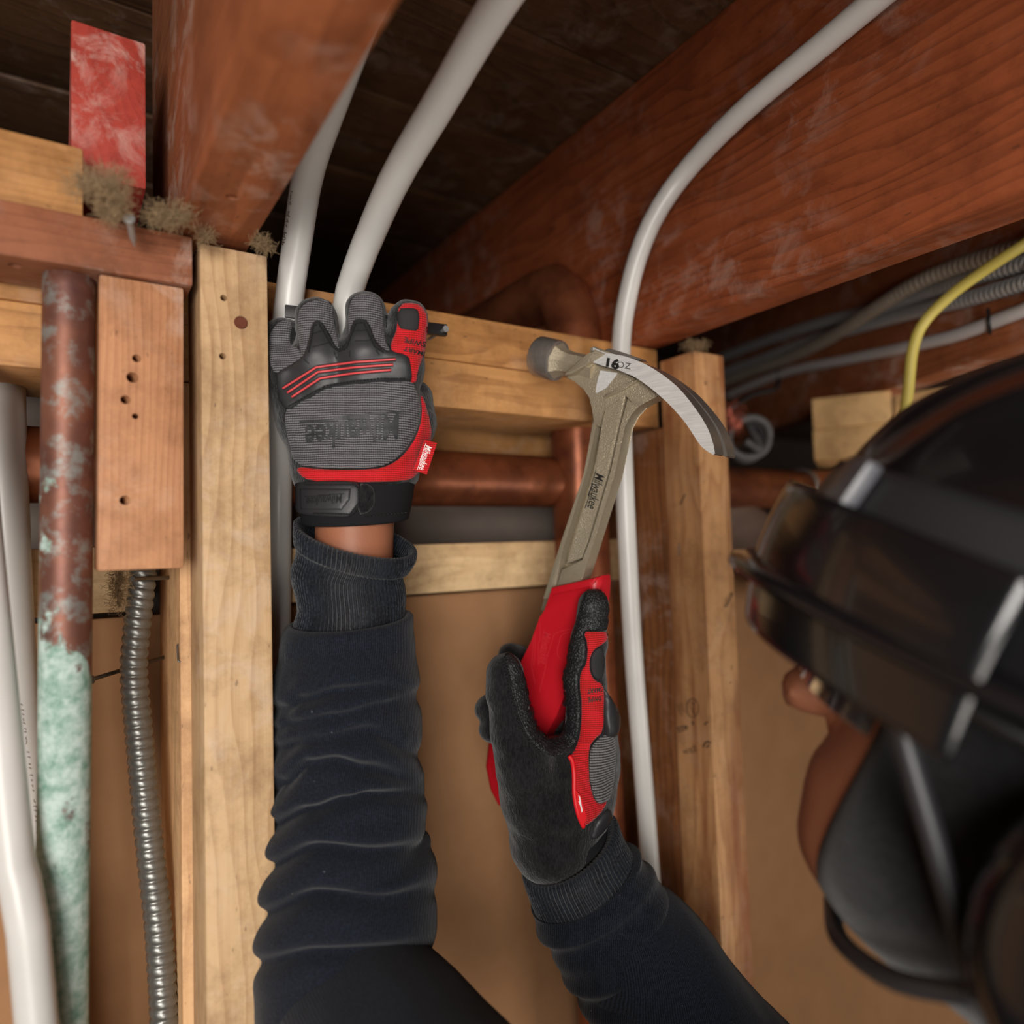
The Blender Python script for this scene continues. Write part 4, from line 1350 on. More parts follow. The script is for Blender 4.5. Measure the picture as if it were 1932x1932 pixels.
for sp_ in ([(534, 733), (597, 693), (670, 683), (747, 678)], [(543, 741), (600, 702), (670, 693), (742, 688)], [(551, 749), (604, 714), (670, 704), (738, 698)]):
    def band(w, sp_=sp_):
        pts = resample(sp_, 6, False)
        v, f = stroke(pts, w)
        return v, f
    decal('guard_slot', band(8), ident, bvg, G_STITCH, guard, .00012, LM)
    pts = [cast(bvg, *p) for p in resample(sp_, 5, False)]
    pts = [h[0] + h[1] * .0003 for h in pts if h]
    tube('guard_stripe', pts, .00065, G_STRIPE, guard, n=60, seg=8, M=LM)
for ln in ([(589, 630), (612, 623)], [(589, 655), (622, 646)], [(671, 624), (693, 623)], [(669, 643), (702, 642)], [(573, 678), (583, 686)], [(630, 662), (635, 677)], [(660, 662), (660, 674)], [(709, 660), (716, 670)]):
    decal('guard_groove', stroke(resample(ln, 4, False), 2.2), ident, bvg, G_STITCH, guard, .00015, LM)
stitches('stitching', [(545, 766), (600, 735), (616, 727), (666, 719), (718, 714), (766, 714)], bvg, LG, LM, step=6)
stitches('stitching', [(583, 664), (592, 615), (602, 612), (626, 654), (640, 663), (654, 657), (672, 610), (686, 609), (706, 654), (726, 667)], bvg, LG, LM, step=6)
bvb = world_bvh(back)
LOGO_B = logo_mesh(.02)
decal('back_logo', LOGO_B, placer(668, 812, 172, 45, 44), world_bvh(back, shell), G_LOGO, back, .0007, LM)
decal('index_print', text_mesh('SMART', .02), placer(783, 663, 196, 14, 12), world_bvh(COL.objects['index_panel']), INK, COL.objects['index_panel'], .0003, LM)
decal('index_print', text_mesh('SWIPE', .02), placer(783, 645, 193, 15, 14), world_bvh(COL.objects['index_panel']), INK, COL.objects['index_panel'], .0003, LM)

# cuff, strap and tag
cuff = loft('glove_cuff', [(572, 902, 776, 898, .450, .0215, 0), (565, 912, 782, 908, .450, .0245, 0), (565, 925, 781, 921, .450, .0265, 2), (567, 955, 776, 952, .450, .028, 4), (570, 978, 772, 972, .450, .028, 6), (572, 986, 770, 979, .450, .028, 7), (580, 988, 762, 981, .450, .0255, 7), (584, 975, 758, 968, .450, .024, 7)], G_KNIT, LG, 40, 96, None, LM)
bvc = world_bvh(cuff)
tab = panel('strap_tab', [(676, 912), (698, 914), (707, 926), (707, 950), (698, 966), (674, 972)], bvc, .0022, G_BLACK, LG, LM, rnd=1)
strap = panel('wrist_strap', [(559, 910), (600, 909), (672, 909), (681, 918), (683, 950), (664, 976), (640, 977), (572, 972), (563, 962), (556, 945), (554, 925)], bvc, .0034, G_RUBBER, LG, LM, cell=6, rim=5, rnd=1)
bvt = world_bvh(strap, cuff)
inset = panel('strap_badge', [(566, 922), (662, 922), (660, 943), (645, 962), (568, 961)], bvt, .0009, G_RUBBER, strap, LM, cell=6, rim=2, rnd=0)
stitches('stitching', [(575, 915), (668, 915), (676, 921), (677, 948), (660, 970), (590, 968)], bvt, LG, LM, step=5)
decal('strap_logo', LOGO, placer(613, 943, 174, 17, 15), world_bvh(inset, strap), G_STITCH, strap, .0004, LM)
stitches('stitching', [(690, 975), (730, 970), (770, 966)], bvc, LG, LM, step=6)
tq = [(801, 829), (824, 836), (805, 895), (779, 887)]
bm = bmesh.new()
tv = []
for k, (x, y_) in enumerate(tq):
    tv.append(P3(x, y_, .4375 + (.0035 if k in (1, 2) else 0)))
nn = (tv[1] - tv[0]).cross(tv[3] - tv[0]).normalized()
if nn.dot(BK) < 0: nn = -nn
a_ = [bm.verts.new(LM.inverted() @ (v + nn * .0004)) for v in tv]; b_ = [bm.verts.new(LM.inverted() @ (v - nn * .0004)) for v in tv]
bm.faces.new(a_); bm.faces.new(b_[::-1])
for i in range(4): bm.faces.new((a_[i], b_[i], b_[(i + 1) % 4], a_[(i + 1) % 4]))
tag = bm_obj('brand_tag', bm, G_RED, LG, LM)
decal('tag_print', LOGO, placer(802, 863, 106, 12, 12), world_bvh(tag), WHITE_INK, tag, .0002, LM)

# ------------------------------------------------------------------ pipe clamp held under the fingers
PCL = empty('pipe_clamp', P3(690, 610, .478), 'black plastic pipe clamp pinched under the gloved fingers', 'clamp')
cl0 = P3(537, 588, .452); cl1 = P3(842, 624, .500)
dv = (cl1 - cl0).normalized()
wv = (UP - dv * UP.dot(dv)).normalized()
nv = dv.cross(wv)
if nv.dot(BK) < 0: nv = -nv
yv = nv.cross(dv)
PM = frame_m(cl0, dv, yv, nv)
bm = box_bm(0, (cl1 - cl0).length, -.0042, .0042, -.0026, .0026, .0008)
bm_obj('clamp_bar', bm, BLACK_PLASTIC, PCL, PM, True, 30)
hd = P3(842, 620, .4935)
k = nail('clamp_nail', hd - ray(842, 620).normalized() * .003, hd + Vector((0, .03, 0)), .0013, NAIL_GREY, None, 1.9, .0012)
k.parent = PCL; k.matrix_parent_inverse = WM[PCL.name].inverted(); del k['category']

# ------------------------------------------------------------------ right glove (thumb and index round the grip)
RO = P3(1050, 1400, .485)
RM = frame_m(RO, RT, UP, BK)
RG = empty('work_glove', P3(1075, 1600, .49), 'black and red work glove with index finger along the hammer grip', 'glove', 'pair of work gloves')
rp = chainf([[(1072, 1585, .486, .023), (1096, 1500, .488, .0215), (1112, 1420, .490, .0175)],
             [(1030, 1580, .480, .0235), (1012, 1500, .474, .0225), (993, 1430, .468, .019)],
             [(1045, 1590, .484, .028), (1060, 1500, .484, .026), (1070, 1450, .484, .021)],
             [(1108, 1510, .496, .015), (1121, 1440, .498, .0145), (1126, 1350, .500, .0135)]])
rt = chainf([[(992, 1450, .466, .0195), (968, 1385, .463, .0150), (955, 1310, .463, .0132), (953, 1268, .466, .0126)],
             [(1112, 1420, .486, .018), (1112, 1360, .484, .0160), (1104, 1285, .482, .0142), (1110, 1215, .483, .0122), (1119, 1142, .486, .0108)],
             [(1005, 1455, .472, .017), (1045, 1452, .476, .0175), (1090, 1440, .482, .017)],
             [(1126, 1345, .505, .013), (1110, 1290, .545, .0115), (1010, 1250, .575, .011), (964, 1238, .556, .0108)],
             [(1126, 1385, .508, .013), (1110, 1370, .538, .0115), (1000, 1360, .538, .011), (922, 1338, .500, .0104)],
             [(1118, 1440, .508, .012), (1100, 1430, .536, .011), (1000, 1410, .530, .010), (926, 1376, .494, .0088)]])
def f_right(p):
    d = None
    for ch in rp:
        for (a, ra), (b, rb) in ch:
            c = rc(p, a, b, ra, rb)
            d = c if d is None else smin(d, c, .012)
    fd = None
    for i, ch in enumerate(rt):
        e = None
        for (a, ra), (b, rb) in ch:
            c = rc(p, a, b, ra, rb)
            e = c if e is None else smin(e, c, .004)
        fd = e if fd is None else smin(fd, e, .003)
    d = smin(d, fd, .007)
    return d + noise3(p, 230, 8) * .0006 + noise3(p, 90, 9) * .0006
allp = np.array([x[0] for ch in rp + rt for seg_ in ch for x in seg_])
V, Fq = surfnet(f_right, allp.min(0) - .035, allp.max(0) + .035, .0015)
V = smooth_mesh(V, Fq, 2, .4)
shell2 = mesh_obj('glove_shell', V, Fq, G_BLACK, RG, RM)
b2 = world_bvh(shell2)
pp = lambda x, y_: .0004 * math.sin(y_ * .3 + x * .1)
leath = panel('palm_leather', [(950, 1233), (958, 1262), (964, 1300), (974, 1340), (988, 1378), (1010, 1410), (1040, 1428), (1062, 1425), (1081, 1410), (1092, 1384), (1095, 1332), (1090, 1292), (1092, 1264), (1104, 1250), (1106, 1216), (1099, 1190),
               (1120, 1189), (1149, 1190), (1150, 1150), (1142, 1118), (1124, 1103), (1108, 1108), (1095, 1148), (1080, 1200), (1066, 1240), (1061, 1290), (1054, 1335), (1046, 1378), (1034, 1385), (1020, 1375), (1006, 1335), (993, 1285), (978, 1248), (962, 1230)], b2, .0012, G_LEATHER, RG, RM, cell=6, rim=3, rnd=1, wave=pp)
panel('red_panel', [(1100, 1191), (1125, 1192), (1148, 1192), (1147, 1206), (1136, 1216), (1120, 1225), (1112, 1245), (1113, 1268), (1122, 1284), (1136, 1290), (1140, 1310), (1139, 1345), (1138, 1380), (1122, 1394), (1112, 1408), (1110, 1440), (1113, 1482), (1122, 1512), (1136, 1518), (1146, 1508), (1138, 1528), (1120, 1547), (1101, 1560), (1092, 1545), (1085, 1500), (1080, 1460), (1074, 1430), (1086, 1412), (1095, 1386), (1098, 1332), (1093, 1290), (1096, 1266), (1107, 1252), (1109, 1216)], b2, .0011, G_RED, RG, RM, cell=6, rim=3, rnd=1)
panel('back_panel', [(1136, 1388), (1158, 1384), (1162, 1420), (1158, 1470), (1151, 1508), (1132, 1518), (1121, 1507), (1113, 1472), (1111, 1432), (1116, 1406)], b2, .0013, G_GRAY2, RG, RM, cell=6, rim=3, rnd=1)
panel('knuckle_guard', [(1138, 1298), (1147, 1320), (1163, 1352), (1162, 1375), (1153, 1390), (1141, 1386), (1137, 1350)], b2, .0050, G_RUBBER, RG, RM, cell=6, rim=4, rnd=0)
panel('swipe_patch', [(1120, 1227), (1136, 1218), (1141, 1250), (1135, 1284), (1121, 1279), (1114, 1262), (1114, 1243)], b2, .0014, G_SMOOTH, RG, RM, cell=5, rim=3, rnd=1)
decal('index_print', text_mesh('SMART', .02), placer(1122, 1302, 172, 9, 12), world_bvh(COL.objects['red_panel.001']), INK, COL.objects['red_panel.001'], .0003, RM)
decal('index_print', text_mesh('SWIPE', .02), placer(1122, 1318, 172, 9, 13), world_bvh(COL.objects['red_panel.001']), INK, COL.objects['red_panel.001'], .0003, RM)
bl = world_bvh(leath, shell2)
for ln in ([(953, 1240), (962, 1275), (972, 1320), (986, 1362), (1004, 1393), (1024, 1412)], [(947, 1243), (956, 1280), (966, 1325), (980, 1370), (1000, 1402), (1020, 1420)], [(1085, 1395), (1088, 1330), (1084, 1292), (1086, 1262)], [(1104, 1120), (1095, 1155), (1086, 1185)]):
    stitches('stitching', ln, bl, RG, RM, step=6)
pts = [cast(b2, *p) for p in ((1073, 1427), (1079, 1437), (1082, 1460), (1083, 1500), (1090, 1535), (1100, 1559))]
tube('piping', [h[0] + h[1] * .0008 for h in pts], .0016, G_REDPIPE, RG, n=40, seg=12, M=RM)
# folded tag
tgp = [P3(1083, 1488, .452), P3(1092, 1500, .449), P3(1105, 1540, .453), P3(1098, 1560, .456), P3(1088, 1530, .4545)]
h0 = [cast(b2, *p) for p in ((1084, 1490), (1093, 1500), (1104, 1538), (1098, 1556), (1089, 1530))]
tgp = [h[0] + h[1] * .002 for h in h0]
bm = bmesh.new()
a_ = [bm.verts.new(RM.inverted() @ (p + BK * .0006)) for p in tgp]; b_ = [bm.verts.new(RM.inverted() @ (p - BK * .0006)) for p in tgp]
bm.faces.new(a_); bm.faces.new(b_[::-1])
for i in range(5): bm.faces.new((a_[i], b_[i], b_[(i + 1) % 5], a_[(i + 1) % 5]))
tag2 = bm_obj('brand_tag', bm, G_REDPIPE, RG, RM)
decal('tag_print', shape_fill([(1091, 1500), (1094, 1503), (1099, 1530), (1097, 1533), (1094, 1520), (1091, 1512), (1093, 1511)], 4), ident, world_bvh(tag2), WHITE_INK, tag2, .0003, RM)
cuff2 = loft('glove_cuff', [(962, 1556, 1140, 1530, .486, .029, 0), (970, 1585, 1140, 1545, .486, .0285, 0), (980, 1625, 1150, 1575, .487, .028, 0), (1000, 1680, 1175, 1620, .487, .027, 0)], G_KNIT, RG, 30, 72, None, RM)
panel('wrist_strap', [(1120, 1556), (1143, 1525), (1152, 1530), (1152, 1548), (1128, 1578), (1112, 1585)], world_bvh(cuff2, shell2), .0025, G_RUBBER, RG, RM, cell=6, rim=4, rnd=1)

# ------------------------------------------------------------------ the worker
def to_px(p):
    q = Vector(p) - CAM
    z = q.dot(FW)
    return 966 + q.dot(RT) / z * F, 966 - q.dot(UP) / z * F

SKIN = m_plain('skin', srgb(158, 100, 72), .55, bump=.35, bscale=500, bdist=.0004, vary=.12)
def m_knit(name, lo, hi):
    N = NT(name)
    sp = N.n('ShaderNodeSeparateXYZ')
    tc = N.n('ShaderNodeTexCoord')
    N.t.links.new(tc.outputs['Object'], sp.inputs[0])
    wob = N.noise(tc.outputs['Object'], 40.0, 2.0)
    s = N.math('SINE', N.math('MULTIPLY', N.math('ADD', sp.outputs[0], N.math('MULTIPLY', wob, .003)), 2 * math.pi / .00125))
    n = N.noise(tc.outputs['Object'], 900.0, 3.0, .6)
    lint = N.noise(tc.outputs['Object'], 420.0, 1.0)
    f = N.math('ADD', N.math('MULTIPLY', s, .18), n)
    col = N.ramp(f, [(.3, lo), (.8, hi)])
    col = N.mix(N.ramp(lint, [(.80, (0, 0, 0, 1)), (.84, (.7, .7, .7, 1))]), col, srgb(120, 122, 130))
    N.bump(f, .55, .0006)
    return N.out(Base_Color=col, Roughness=.92, Specular_IOR_Level=.15, Sheen_Weight=.12)
NAVY = m_knit('navy_knit', srgb(11, 13, 19), srgb(34, 40, 53))
NAVY_RIB = m_terry('navy_rib', srgb(10, 12, 17), srgb(34, 39, 49), sc=(1200, 500, 1200))
DENIM = m_plain('work_trousers', srgb(46, 46, 50), .85, bump=.3, bscale=800)
LEATHER_BOOT = m_plain('boot_leather', srgb(92, 66, 44), .6, bump=.3, bscale=300)

Hc = Vector((.350, -.312, CZ - .092))
hf = Vector((-.36, .82, .42)).normalized()
hs = hf.cross(Vector((0, 0, 1))).normalized()
hu = hs.cross(hf).normalized()
def hd_(f_, s_, u_): return Hc + hf * f_ + hs * s_ + hu * u_
HB = [tuple(hf), tuple(hs), tuple(hu)]

WR_L, EL_L, SH_L = P3(670, 930, .452), P3(648, 1860, .425), Vector((.170, -.365, CZ - .335))
WR_R, EL_R, SH_R = P3(1060, 1560, .487), Vector((.425, -.12, CZ - .43)), Vector((.535, -.385, CZ - .335))
NECK = Vector((.362, -.385, CZ - .240))
PEL = Vector((.37, -.44, CZ - .84))

WK = empty('person', (PEL.x, PEL.y, 0), 'worker in a navy sweatshirt and black hard hat reaching up with both gloved hands', 'person')
def N3(v): return np.array(tuple(v))
def f_body(p):
    d = rc(p, N3(WR_L), N3(P3(664, 1250, .447)), .0256, .0262)
    d = smin(d, rc(p, N3(P3(664, 1250, .447)), N3(EL_L), .0275, .036), .01)
    d = smin(d, rc(p, N3(EL_L), N3(SH_L), .036, .052), .02)
    e = rc(p, N3(WR_R) + np.array([-.004, .006, 0]), N3(EL_R), .019, .036)
    e = smin(e, rc(p, N3(EL_R), N3(SH_R), .042, .055), .02)
    t = ell(p, NECK + Vector((.005, -.03, -.30)), (.175, .105, .24))
    t = smin(t, rc(p, N3(SH_L), N3(SH_R), .06), .05)
    t = smin(t, ell(p, PEL, (.165, .11, .13)), .06)
    d = smin(smin(d, t, .03), smin(e, t, .03), .01)
    for s in (-1, 1):
        hip = PEL + Vector((.085 * s, 0, -.05)); kn = Vector((hip.x + .02 * s, hip.y + .01, .48)); an = Vector((kn.x + .01 * s, kn.y - .02, .09))
        d = smin(d, rc(p, N3(hip), N3(kn), .085, .058), .03)
        d = smin(d, rc(p, N3(kn), N3(an), .056, .036), .02)
        d = smin(d, rc(p, N3(an) - np.array([0, .02, .045]), N3(an) + np.array([0, .14, -.055]), .033, .028), .02)
    # neck and head with a face
    d = smin(d, rc(p, N3(NECK) - np.array([0, 0, .06]), N3(hd_(-.02, 0, -.05)), .062, .056), .03)
    h = ell(p, hd_(-.012, 0, .02), (.098, .076, .100), HB)
    h = smin(h, ell(p, hd_(.030, 0, -.055), (.055, .055, .060), HB), .03)
    h = smin(h, ell(p, hd_(.055, 0, -.085), (.026, .026, .022), HB), .02)
    h = smin(h, rc(p, N3(hd_(.080, 0, .012)), N3(hd_(.104, 0, -.030)), .009, .0135), .012)
    for s in (-1, 1):
        h = smin(h, rc(p, N3(hd_(.083, .012 * s, .022)), N3(hd_(.066, .045 * s, .018)), .008, .008), .012)
        h = smax(h, -ell(p, hd_(.088, .031 * s, .002), (.012, .016, .010), HB), .008)
        h = smin(h, ell(p, hd_(.073, .031 * s, .001), (.013, .013, .012), HB), .003)
        h = smin(h, ell(p, hd_(-.012, .076 * s, -.006), (.020, .009, .032), HB), .006)
    h = smin(h, ell(p, hd_(.080, 0, -.056), (.010, .024, .006), HB), .006)
    h = smin(h, ell(p, hd_(.079, 0, -.066), (.010, .021, .006), HB), .006)
    return smin(d, h, .02)
V, Fq = surfnet(f_body, (.02, -.64, -.01), (.70, .09, CZ + .04), .0072)
V = smooth_mesh(V, Fq, 2, .5)
body = mesh_obj('body', V, Fq, SKIN, WK)

# hair under the hat
def f_hair(p):
    h = ell(p, hd_(-.020, 0, .018), (.103, .081, .106), HB)
    cut = (p - N3(hd_(.030, 0, .00))) @ N3((hf * .9 - hu * .15).normalized())
    low = -(p - N3(hd_(0, 0, -.105))) @ N3(hu)
    return smax(smax(h, cut, .01), low, .01)
V, Fq = surfnet(f_hair, N3(Hc) - .16, N3(Hc) + .16, .005)
mesh_obj('hair', smooth_mesh(V, Fq, 2), Fq, m_terry('black_hair', srgb(14, 13, 13), srgb(34, 31, 30)), WK)

# black neck gaiter pulled up over jaw and cheeks
def f_gait(p):
    h = ell(p, hd_(-.012, 0, .02), (.103, .081, .105), HB)
    h = smin(h, ell(p, hd_(.030, 0, -.055), (.059, .060, .065), HB), .03)
    h = smin(h, rc(p, N3(NECK) - np.array([0, 0, .03]), N3(hd_(-.02, 0, -.05)), .067, .062), .03)
    front = (p - N3(hd_(.070, 0, 0))) @ N3(hf)
    top = (p - N3(hd_(0, 0, .03))) @ N3(hu)
    return smax(smax(h, front, .006), top, .006) + noise3(p, 120, 4) * .0012
V, Fq = surfnet(f_gait, N3(Hc) - .20, N3(Hc) + .15, .005)
mesh_obj('neck_gaiter', smooth_mesh(V, Fq, 1), Fq, m_terry('black_gaiter', srgb(13, 13, 15), srgb(30, 30, 33)), WK)

# sweatshirt: torso, hood roll and upper arms
def f_shirt(p):
    t = ell(p, NECK + Vector((.005, -.03, -.30)), (.195, .125, .255))
    t = smin(t, rc(p, N3(SH_L), N3(SH_R), .075), .05)
    t = smin(t, ell(p, PEL + Vector((0, 0, .04)), (.182, .128, .10)), .06)
    a = rc(p, N3(SH_L), N3(EL_L), .074, .050)
    b = smin(rc(p, N3(SH_R), N3(EL_R), .074, .056), rc(p, N3(EL_R), N3(P3(1190, 1780, .485)), .054, .046), .02)
    t = smin(smin(t, a, .03), b, .03)
    # hood lying round the neck
    q = p - N3(NECK + Vector((0, -.015, .0)))
    r_ = np.sqrt((q[:, 0] / 1.0) ** 2 + (q[:, 1] / .95) ** 2)
    t = smin(t, np.sqrt((r_ - .085) ** 2 + (q[:, 2] + .02 + .25 * q[:, 1]) ** 2) - .030, .02)
    nk = rc(p, N3(NECK) - np.array([0, 0, .02]), N3(hd_(-.02, 0, -.03)), .060)
    t = smax(t, -nk, .008)
    return t + noise3(p, 42, 11) * .004 + noise3(p * np.array([1, 1, .5]), 90, 12) * .0022
V, Fq = surfnet(f_shirt, (.02, -.66, CZ - 1.0), (.72, .09, CZ - .10), .0062)
mesh_obj('sweatshirt', smooth_mesh(V, Fq, 1), Fq, NAVY, WK)
def f_trs(p):
    d = ell(p, PEL, (.178, .122, .13))
    for s in (-1, 1):
        hip = PEL + Vector((.085 * s, 0, -.05)); kn = Vector((hip.x + .02 * s, hip.y + .01, .48)); an = Vector((kn.x + .01 * s, kn.y - .02, .10))
        d = smin(d, rc(p, N3(hip), N3(kn), .100, .074), .03)
        d = smin(d, rc(p, N3(kn), N3(an), .073, .062), .02)
    return d + noise3(p, 45, 14) * .004
V, Fq = surfnet(f_trs, (.05, -.66, .05), (.72, -.2, CZ - .70), .009)
mesh_obj('trousers', smooth_mesh(V, Fq, 1), Fq, DENIM, WK)
for s in (-1, 1):
    an = np.array([PEL.x + .115 * s, PEL.y - .01, .09])
    def f_boot(p, an=an):
        d = smin(rc(p, an + [0, -.01, .06], an + [0, -.01, -.04], .052, .048), rc(p, an + [0, .0, -.048], an + [.01 * s, .15, -.055], .042, .040), .03)
        return smax(d, -(p[:, 2] - .002), .004)
    V, Fq = surfnet(f_boot, an - [.1, .12, .1], an + [.1, .24, .14], .006)
    mesh_obj('boot', V, Fq, LEATHER_BOOT, WK)

# left sleeve with folds, and its ribbed cuff
FOLDS = [([(530, 1248), (600, 1232), (690, 1222), (790, 1236)], 11, .0016), ([(540, 1338), (570, 1322), (645, 1304), (720, 1297), (800, 1310)], 9, .0034), ([(530, 1374), (555, 1364), (632, 1350), (719, 1330), (760, 1322)], 8, .0026),
         ([(520, 1412), (600, 1396), (697, 1378), (773, 1413), (800, 1430)], 10, .0030), ([(515, 1492), (532, 1479), (584, 1441), (632, 1435), (690, 1450), (800, 1478)], 10, .0042),
         ([(505, 1560), (584, 1530), (654, 1511), (697, 1500), (773, 1498), (810, 1500)], 9, .0050), ([(490, 1640), (600, 1600), (700, 1608), (815, 1598)], 10, .0042), ([(480, 1730), (600, 1690), (720, 1700), (820, 1680)], 12, .0042), ([(480, 1820), (600, 1800), (820, 1790)], 12, .0036)]
def fold_disp(th, t, P):
    x, y_ = to_px(P)
    d = 0.0
    for pts, w, dep in FOLDS:
        if x <= pts[0][0]: yc = pts[0][1]
        elif x >= pts[-1][0]: yc = pts[-1][1]
        else:
            for (x0, y0), (x1, y1) in zip(pts, pts[1:]):
                if x0 <= x <= x1:
                    k = (x - x0) / (x1 - x0); k = k * k * (3 - 2 * k)
                    yc = y0 + (y1 - y0) * k; break
        u = (y_ - yc) / (w * 1.3)
        d += dep * (-math.exp(-u * u) + .75 * math.exp(-((u + 2.2) / 1.7) ** 2) + .35 * math.exp(-((u - 2.4) / 1.8) ** 2))
    fr = .25 + .75 * max(0.0, math.sin(th))
    return d * fr * 1.35
SLM = frame_m(P3(660, 1400, .44), RT, UP, BK)
loft('sleeve', [(566, 1196, 756, 1180, .449, .0275, 5), (556, 1176, 764, 1163, .449, .031, 6), (545, 1178, 774, 1161, .449, .0345, 8), (538, 1190, 779, 1168, .449, .037, 8), (534, 1215, 779, 1195, .448, .038, 8), (524, 1255, 786, 1250, .447, .041, 6), (518, 1290, 788, 1285, .446, .042, 6), (522, 1330, 786, 1310, .445, .041, 6),
               (518, 1380, 795, 1375, .443, .043, 6), (513, 1425, 788, 1430, .442, .043, 6), (514, 1470, 793, 1465, .440, .044, 6), (511, 1510, 803, 1510, .438, .046, 6), (502, 1560, 800, 1560, .436, .047, 6), (497, 1600, 795, 1590, .434, .047, 6), (492, 1640, 816, 1612, .432, .050, 6), (488, 1720, 822, 1700, .428, .052, 6), (486, 1800, 818, 1790, .424, .054, 6), (492, 1900, 800, 1900, .42, .054, 6), (510, 1990, 780, 1990, .42, .05, 6)],
     NAVY, WK, 300, 150, fold_disp, SLM)
NR = 84
def rib(th, t, P):
    return .0010 * math.cos(th * NR) + .0016 * math.sin(9 * t + 1.7 * math.cos(th))
loft('sleeve_cuff', [(580, 1020, 760, 1062, .450, .0262, 8), (566, 988, 778, 1044, .450, .029, 18), (560, 979, 784, 1046, .450, .0325, 24), (561, 990, 783, 1062, .450, .0345, 26), (564, 1012, 772, 1082, .450, .0335, 22), (569, 1034, 762, 1086, .450, .0305, 10), (566, 1050, 759, 1090, .450, .0300, 6), (555, 1075, 758, 1098, .450, .0310, 5), (554, 1098, 758, 1110, .450, .0305, 5), (559, 1125, 758, 1130, .450, .0300, 5), (562, 1150, 758, 1152, .450, .0295, 5), (556, 1185, 762, 1180, .449, .0290, 5), (556, 1220, 765, 1215, .449, .028, 5)],
     NAVY_RIB, WK, 110, NR * 6, rib, SLM)
# right sleeve
SRM = frame_m(P3(1150, 1700, .48), RT, UP, BK)
def fold2(th, t, P):
    return .0016 * math.sin(t * 34 + 2 * math.cos(th)) * min(1, t * 4) + .0012 * math.sin(t * 61 + 3 * math.sin(th))
def rib2(th, t, P): return .0007 * math.cos(th * 76)
loft('sleeve_cuff', [(1010, 1655, 1140, 1580, .486, .0265, 6), (994, 1640, 1150, 1556, .486, .030, 14), (986, 1640, 1160, 1550, .486, .034, 18), (988, 1655, 1168, 1562, .486, .035, 18), (996, 1680, 1176, 1585, .486, .034, 14), (1012, 1720, 1196, 1620, .486, .034, 10)], NAVY_RIB, WK, 50, 76 * 6, rib2, SRM)
loft('sleeve', [(1012, 1712, 1192, 1612, .486, .033, 8), (1004, 1712, 1206, 1612, .486, .038, 10), (1010, 1740, 1222, 1632, .486, .041, 10), (1050, 1810, 1268, 1700, .486, .044, 8), (1105, 1905, 1335, 1790, .485, .046, 8), (1170, 2010, 1420, 1890, .484, .050, 8), (1230, 2110, 1500, 1990, .483, .052, 8)], NAVY, WK, 120, 110, fold2, SRM)

# ------------------------------------------------------------------ hard hat
HAT_M = m_plain('hard_hat_black', srgb(20, 20, 22), .22, bump=.05, bscale=300, coat=.3)
HAT_DULL = m_plain('hat_trim', srgb(44, 44, 47), .42)
HAT_GREY = m_plain('hat_grey', srgb(84, 84, 90), .35)
LENS = m_plain('lamp_lens', srgb(190, 190, 196), .15, spec=.8)
HAT = empty('hard_hat', hd_(0, 0, .03), 'glossy black hard hat close to the camera at right', 'hard hat')
hc = hd_(-.008, 0, .040)
A_, B_, C_ = .142, .120, .130
def hat_pt(el, az, off=0.0):
    ce, se = math.cos(el), math.sin(el)
    n = (hf * (ce * math.cos(az) / A_) + hs * (ce * math.sin(az) / B_) + hu * (se / C_)).normalized()
    return hc + hf * (A_ * ce * math.cos(az)) + hs * (B_ * ce * math.sin(az)) + hu * (C_ * se) + n * off
def shell_grid(name, els, azs, off, mat, parent, closed=True, thick=.0025):
    V, Fc = [], []
    ne, na = len(els), len(azs)
    for lay in (0, -thick):
        for e in els:
            for a_ in azs:
                V.append(hat_pt(e, a_, off(e, a_) + lay))
    L = ne * na
    for i in range(ne - 1):
        for j in range(na if closed else na - 1):
            j2 = (j + 1) % na
            Fc.append((i * na + j, i * na + j2, (i + 1) * na + j2, (i + 1) * na + j))
            Fc.append((L + i * na + j2, L + i * na + j, L + (i + 1) * na + j, L + (i + 1) * na + j2))
    for i in (0, ne - 1):
        for j in range(na if closed else na - 1):
            j2 = (j + 1) % na
            Fc.append((i * na + j, L + i * na + j, L + i * na + j2, i * na + j2))
    if not closed:
        for j in (0, na - 1):
            for i in range(ne - 1):
                Fc.append((i * na + j, (i + 1) * na + j, L + (i + 1) * na + j, L + i * na + j))
    o = mesh_obj(name, V, Fc, mat, parent)
    bm = bmesh.new(); bm.from_mesh(o.data); bmesh.ops.recalc_face_normals(bm, faces=bm.faces); bm.to_mesh(o.data); bm.free()
    return o
def hat_off(e, a_):
    lat = B_ * math.cos(e) * math.sin(a_)
    k = max(0.0, min(1.0, (e - .25) / .3))
    r = 0
    for s in (0, .034, -.034, .066, -.066):
        r += .0042 * math.exp(-((lat - s) / .0075) ** 2)
    return r * k
shell_grid('hat_shell', list(np.linspace(-.10, 1.555, 60)), list(np.linspace(0, 2 * math.pi, 160, endpoint=False)), hat_off, HAT_M, HAT)
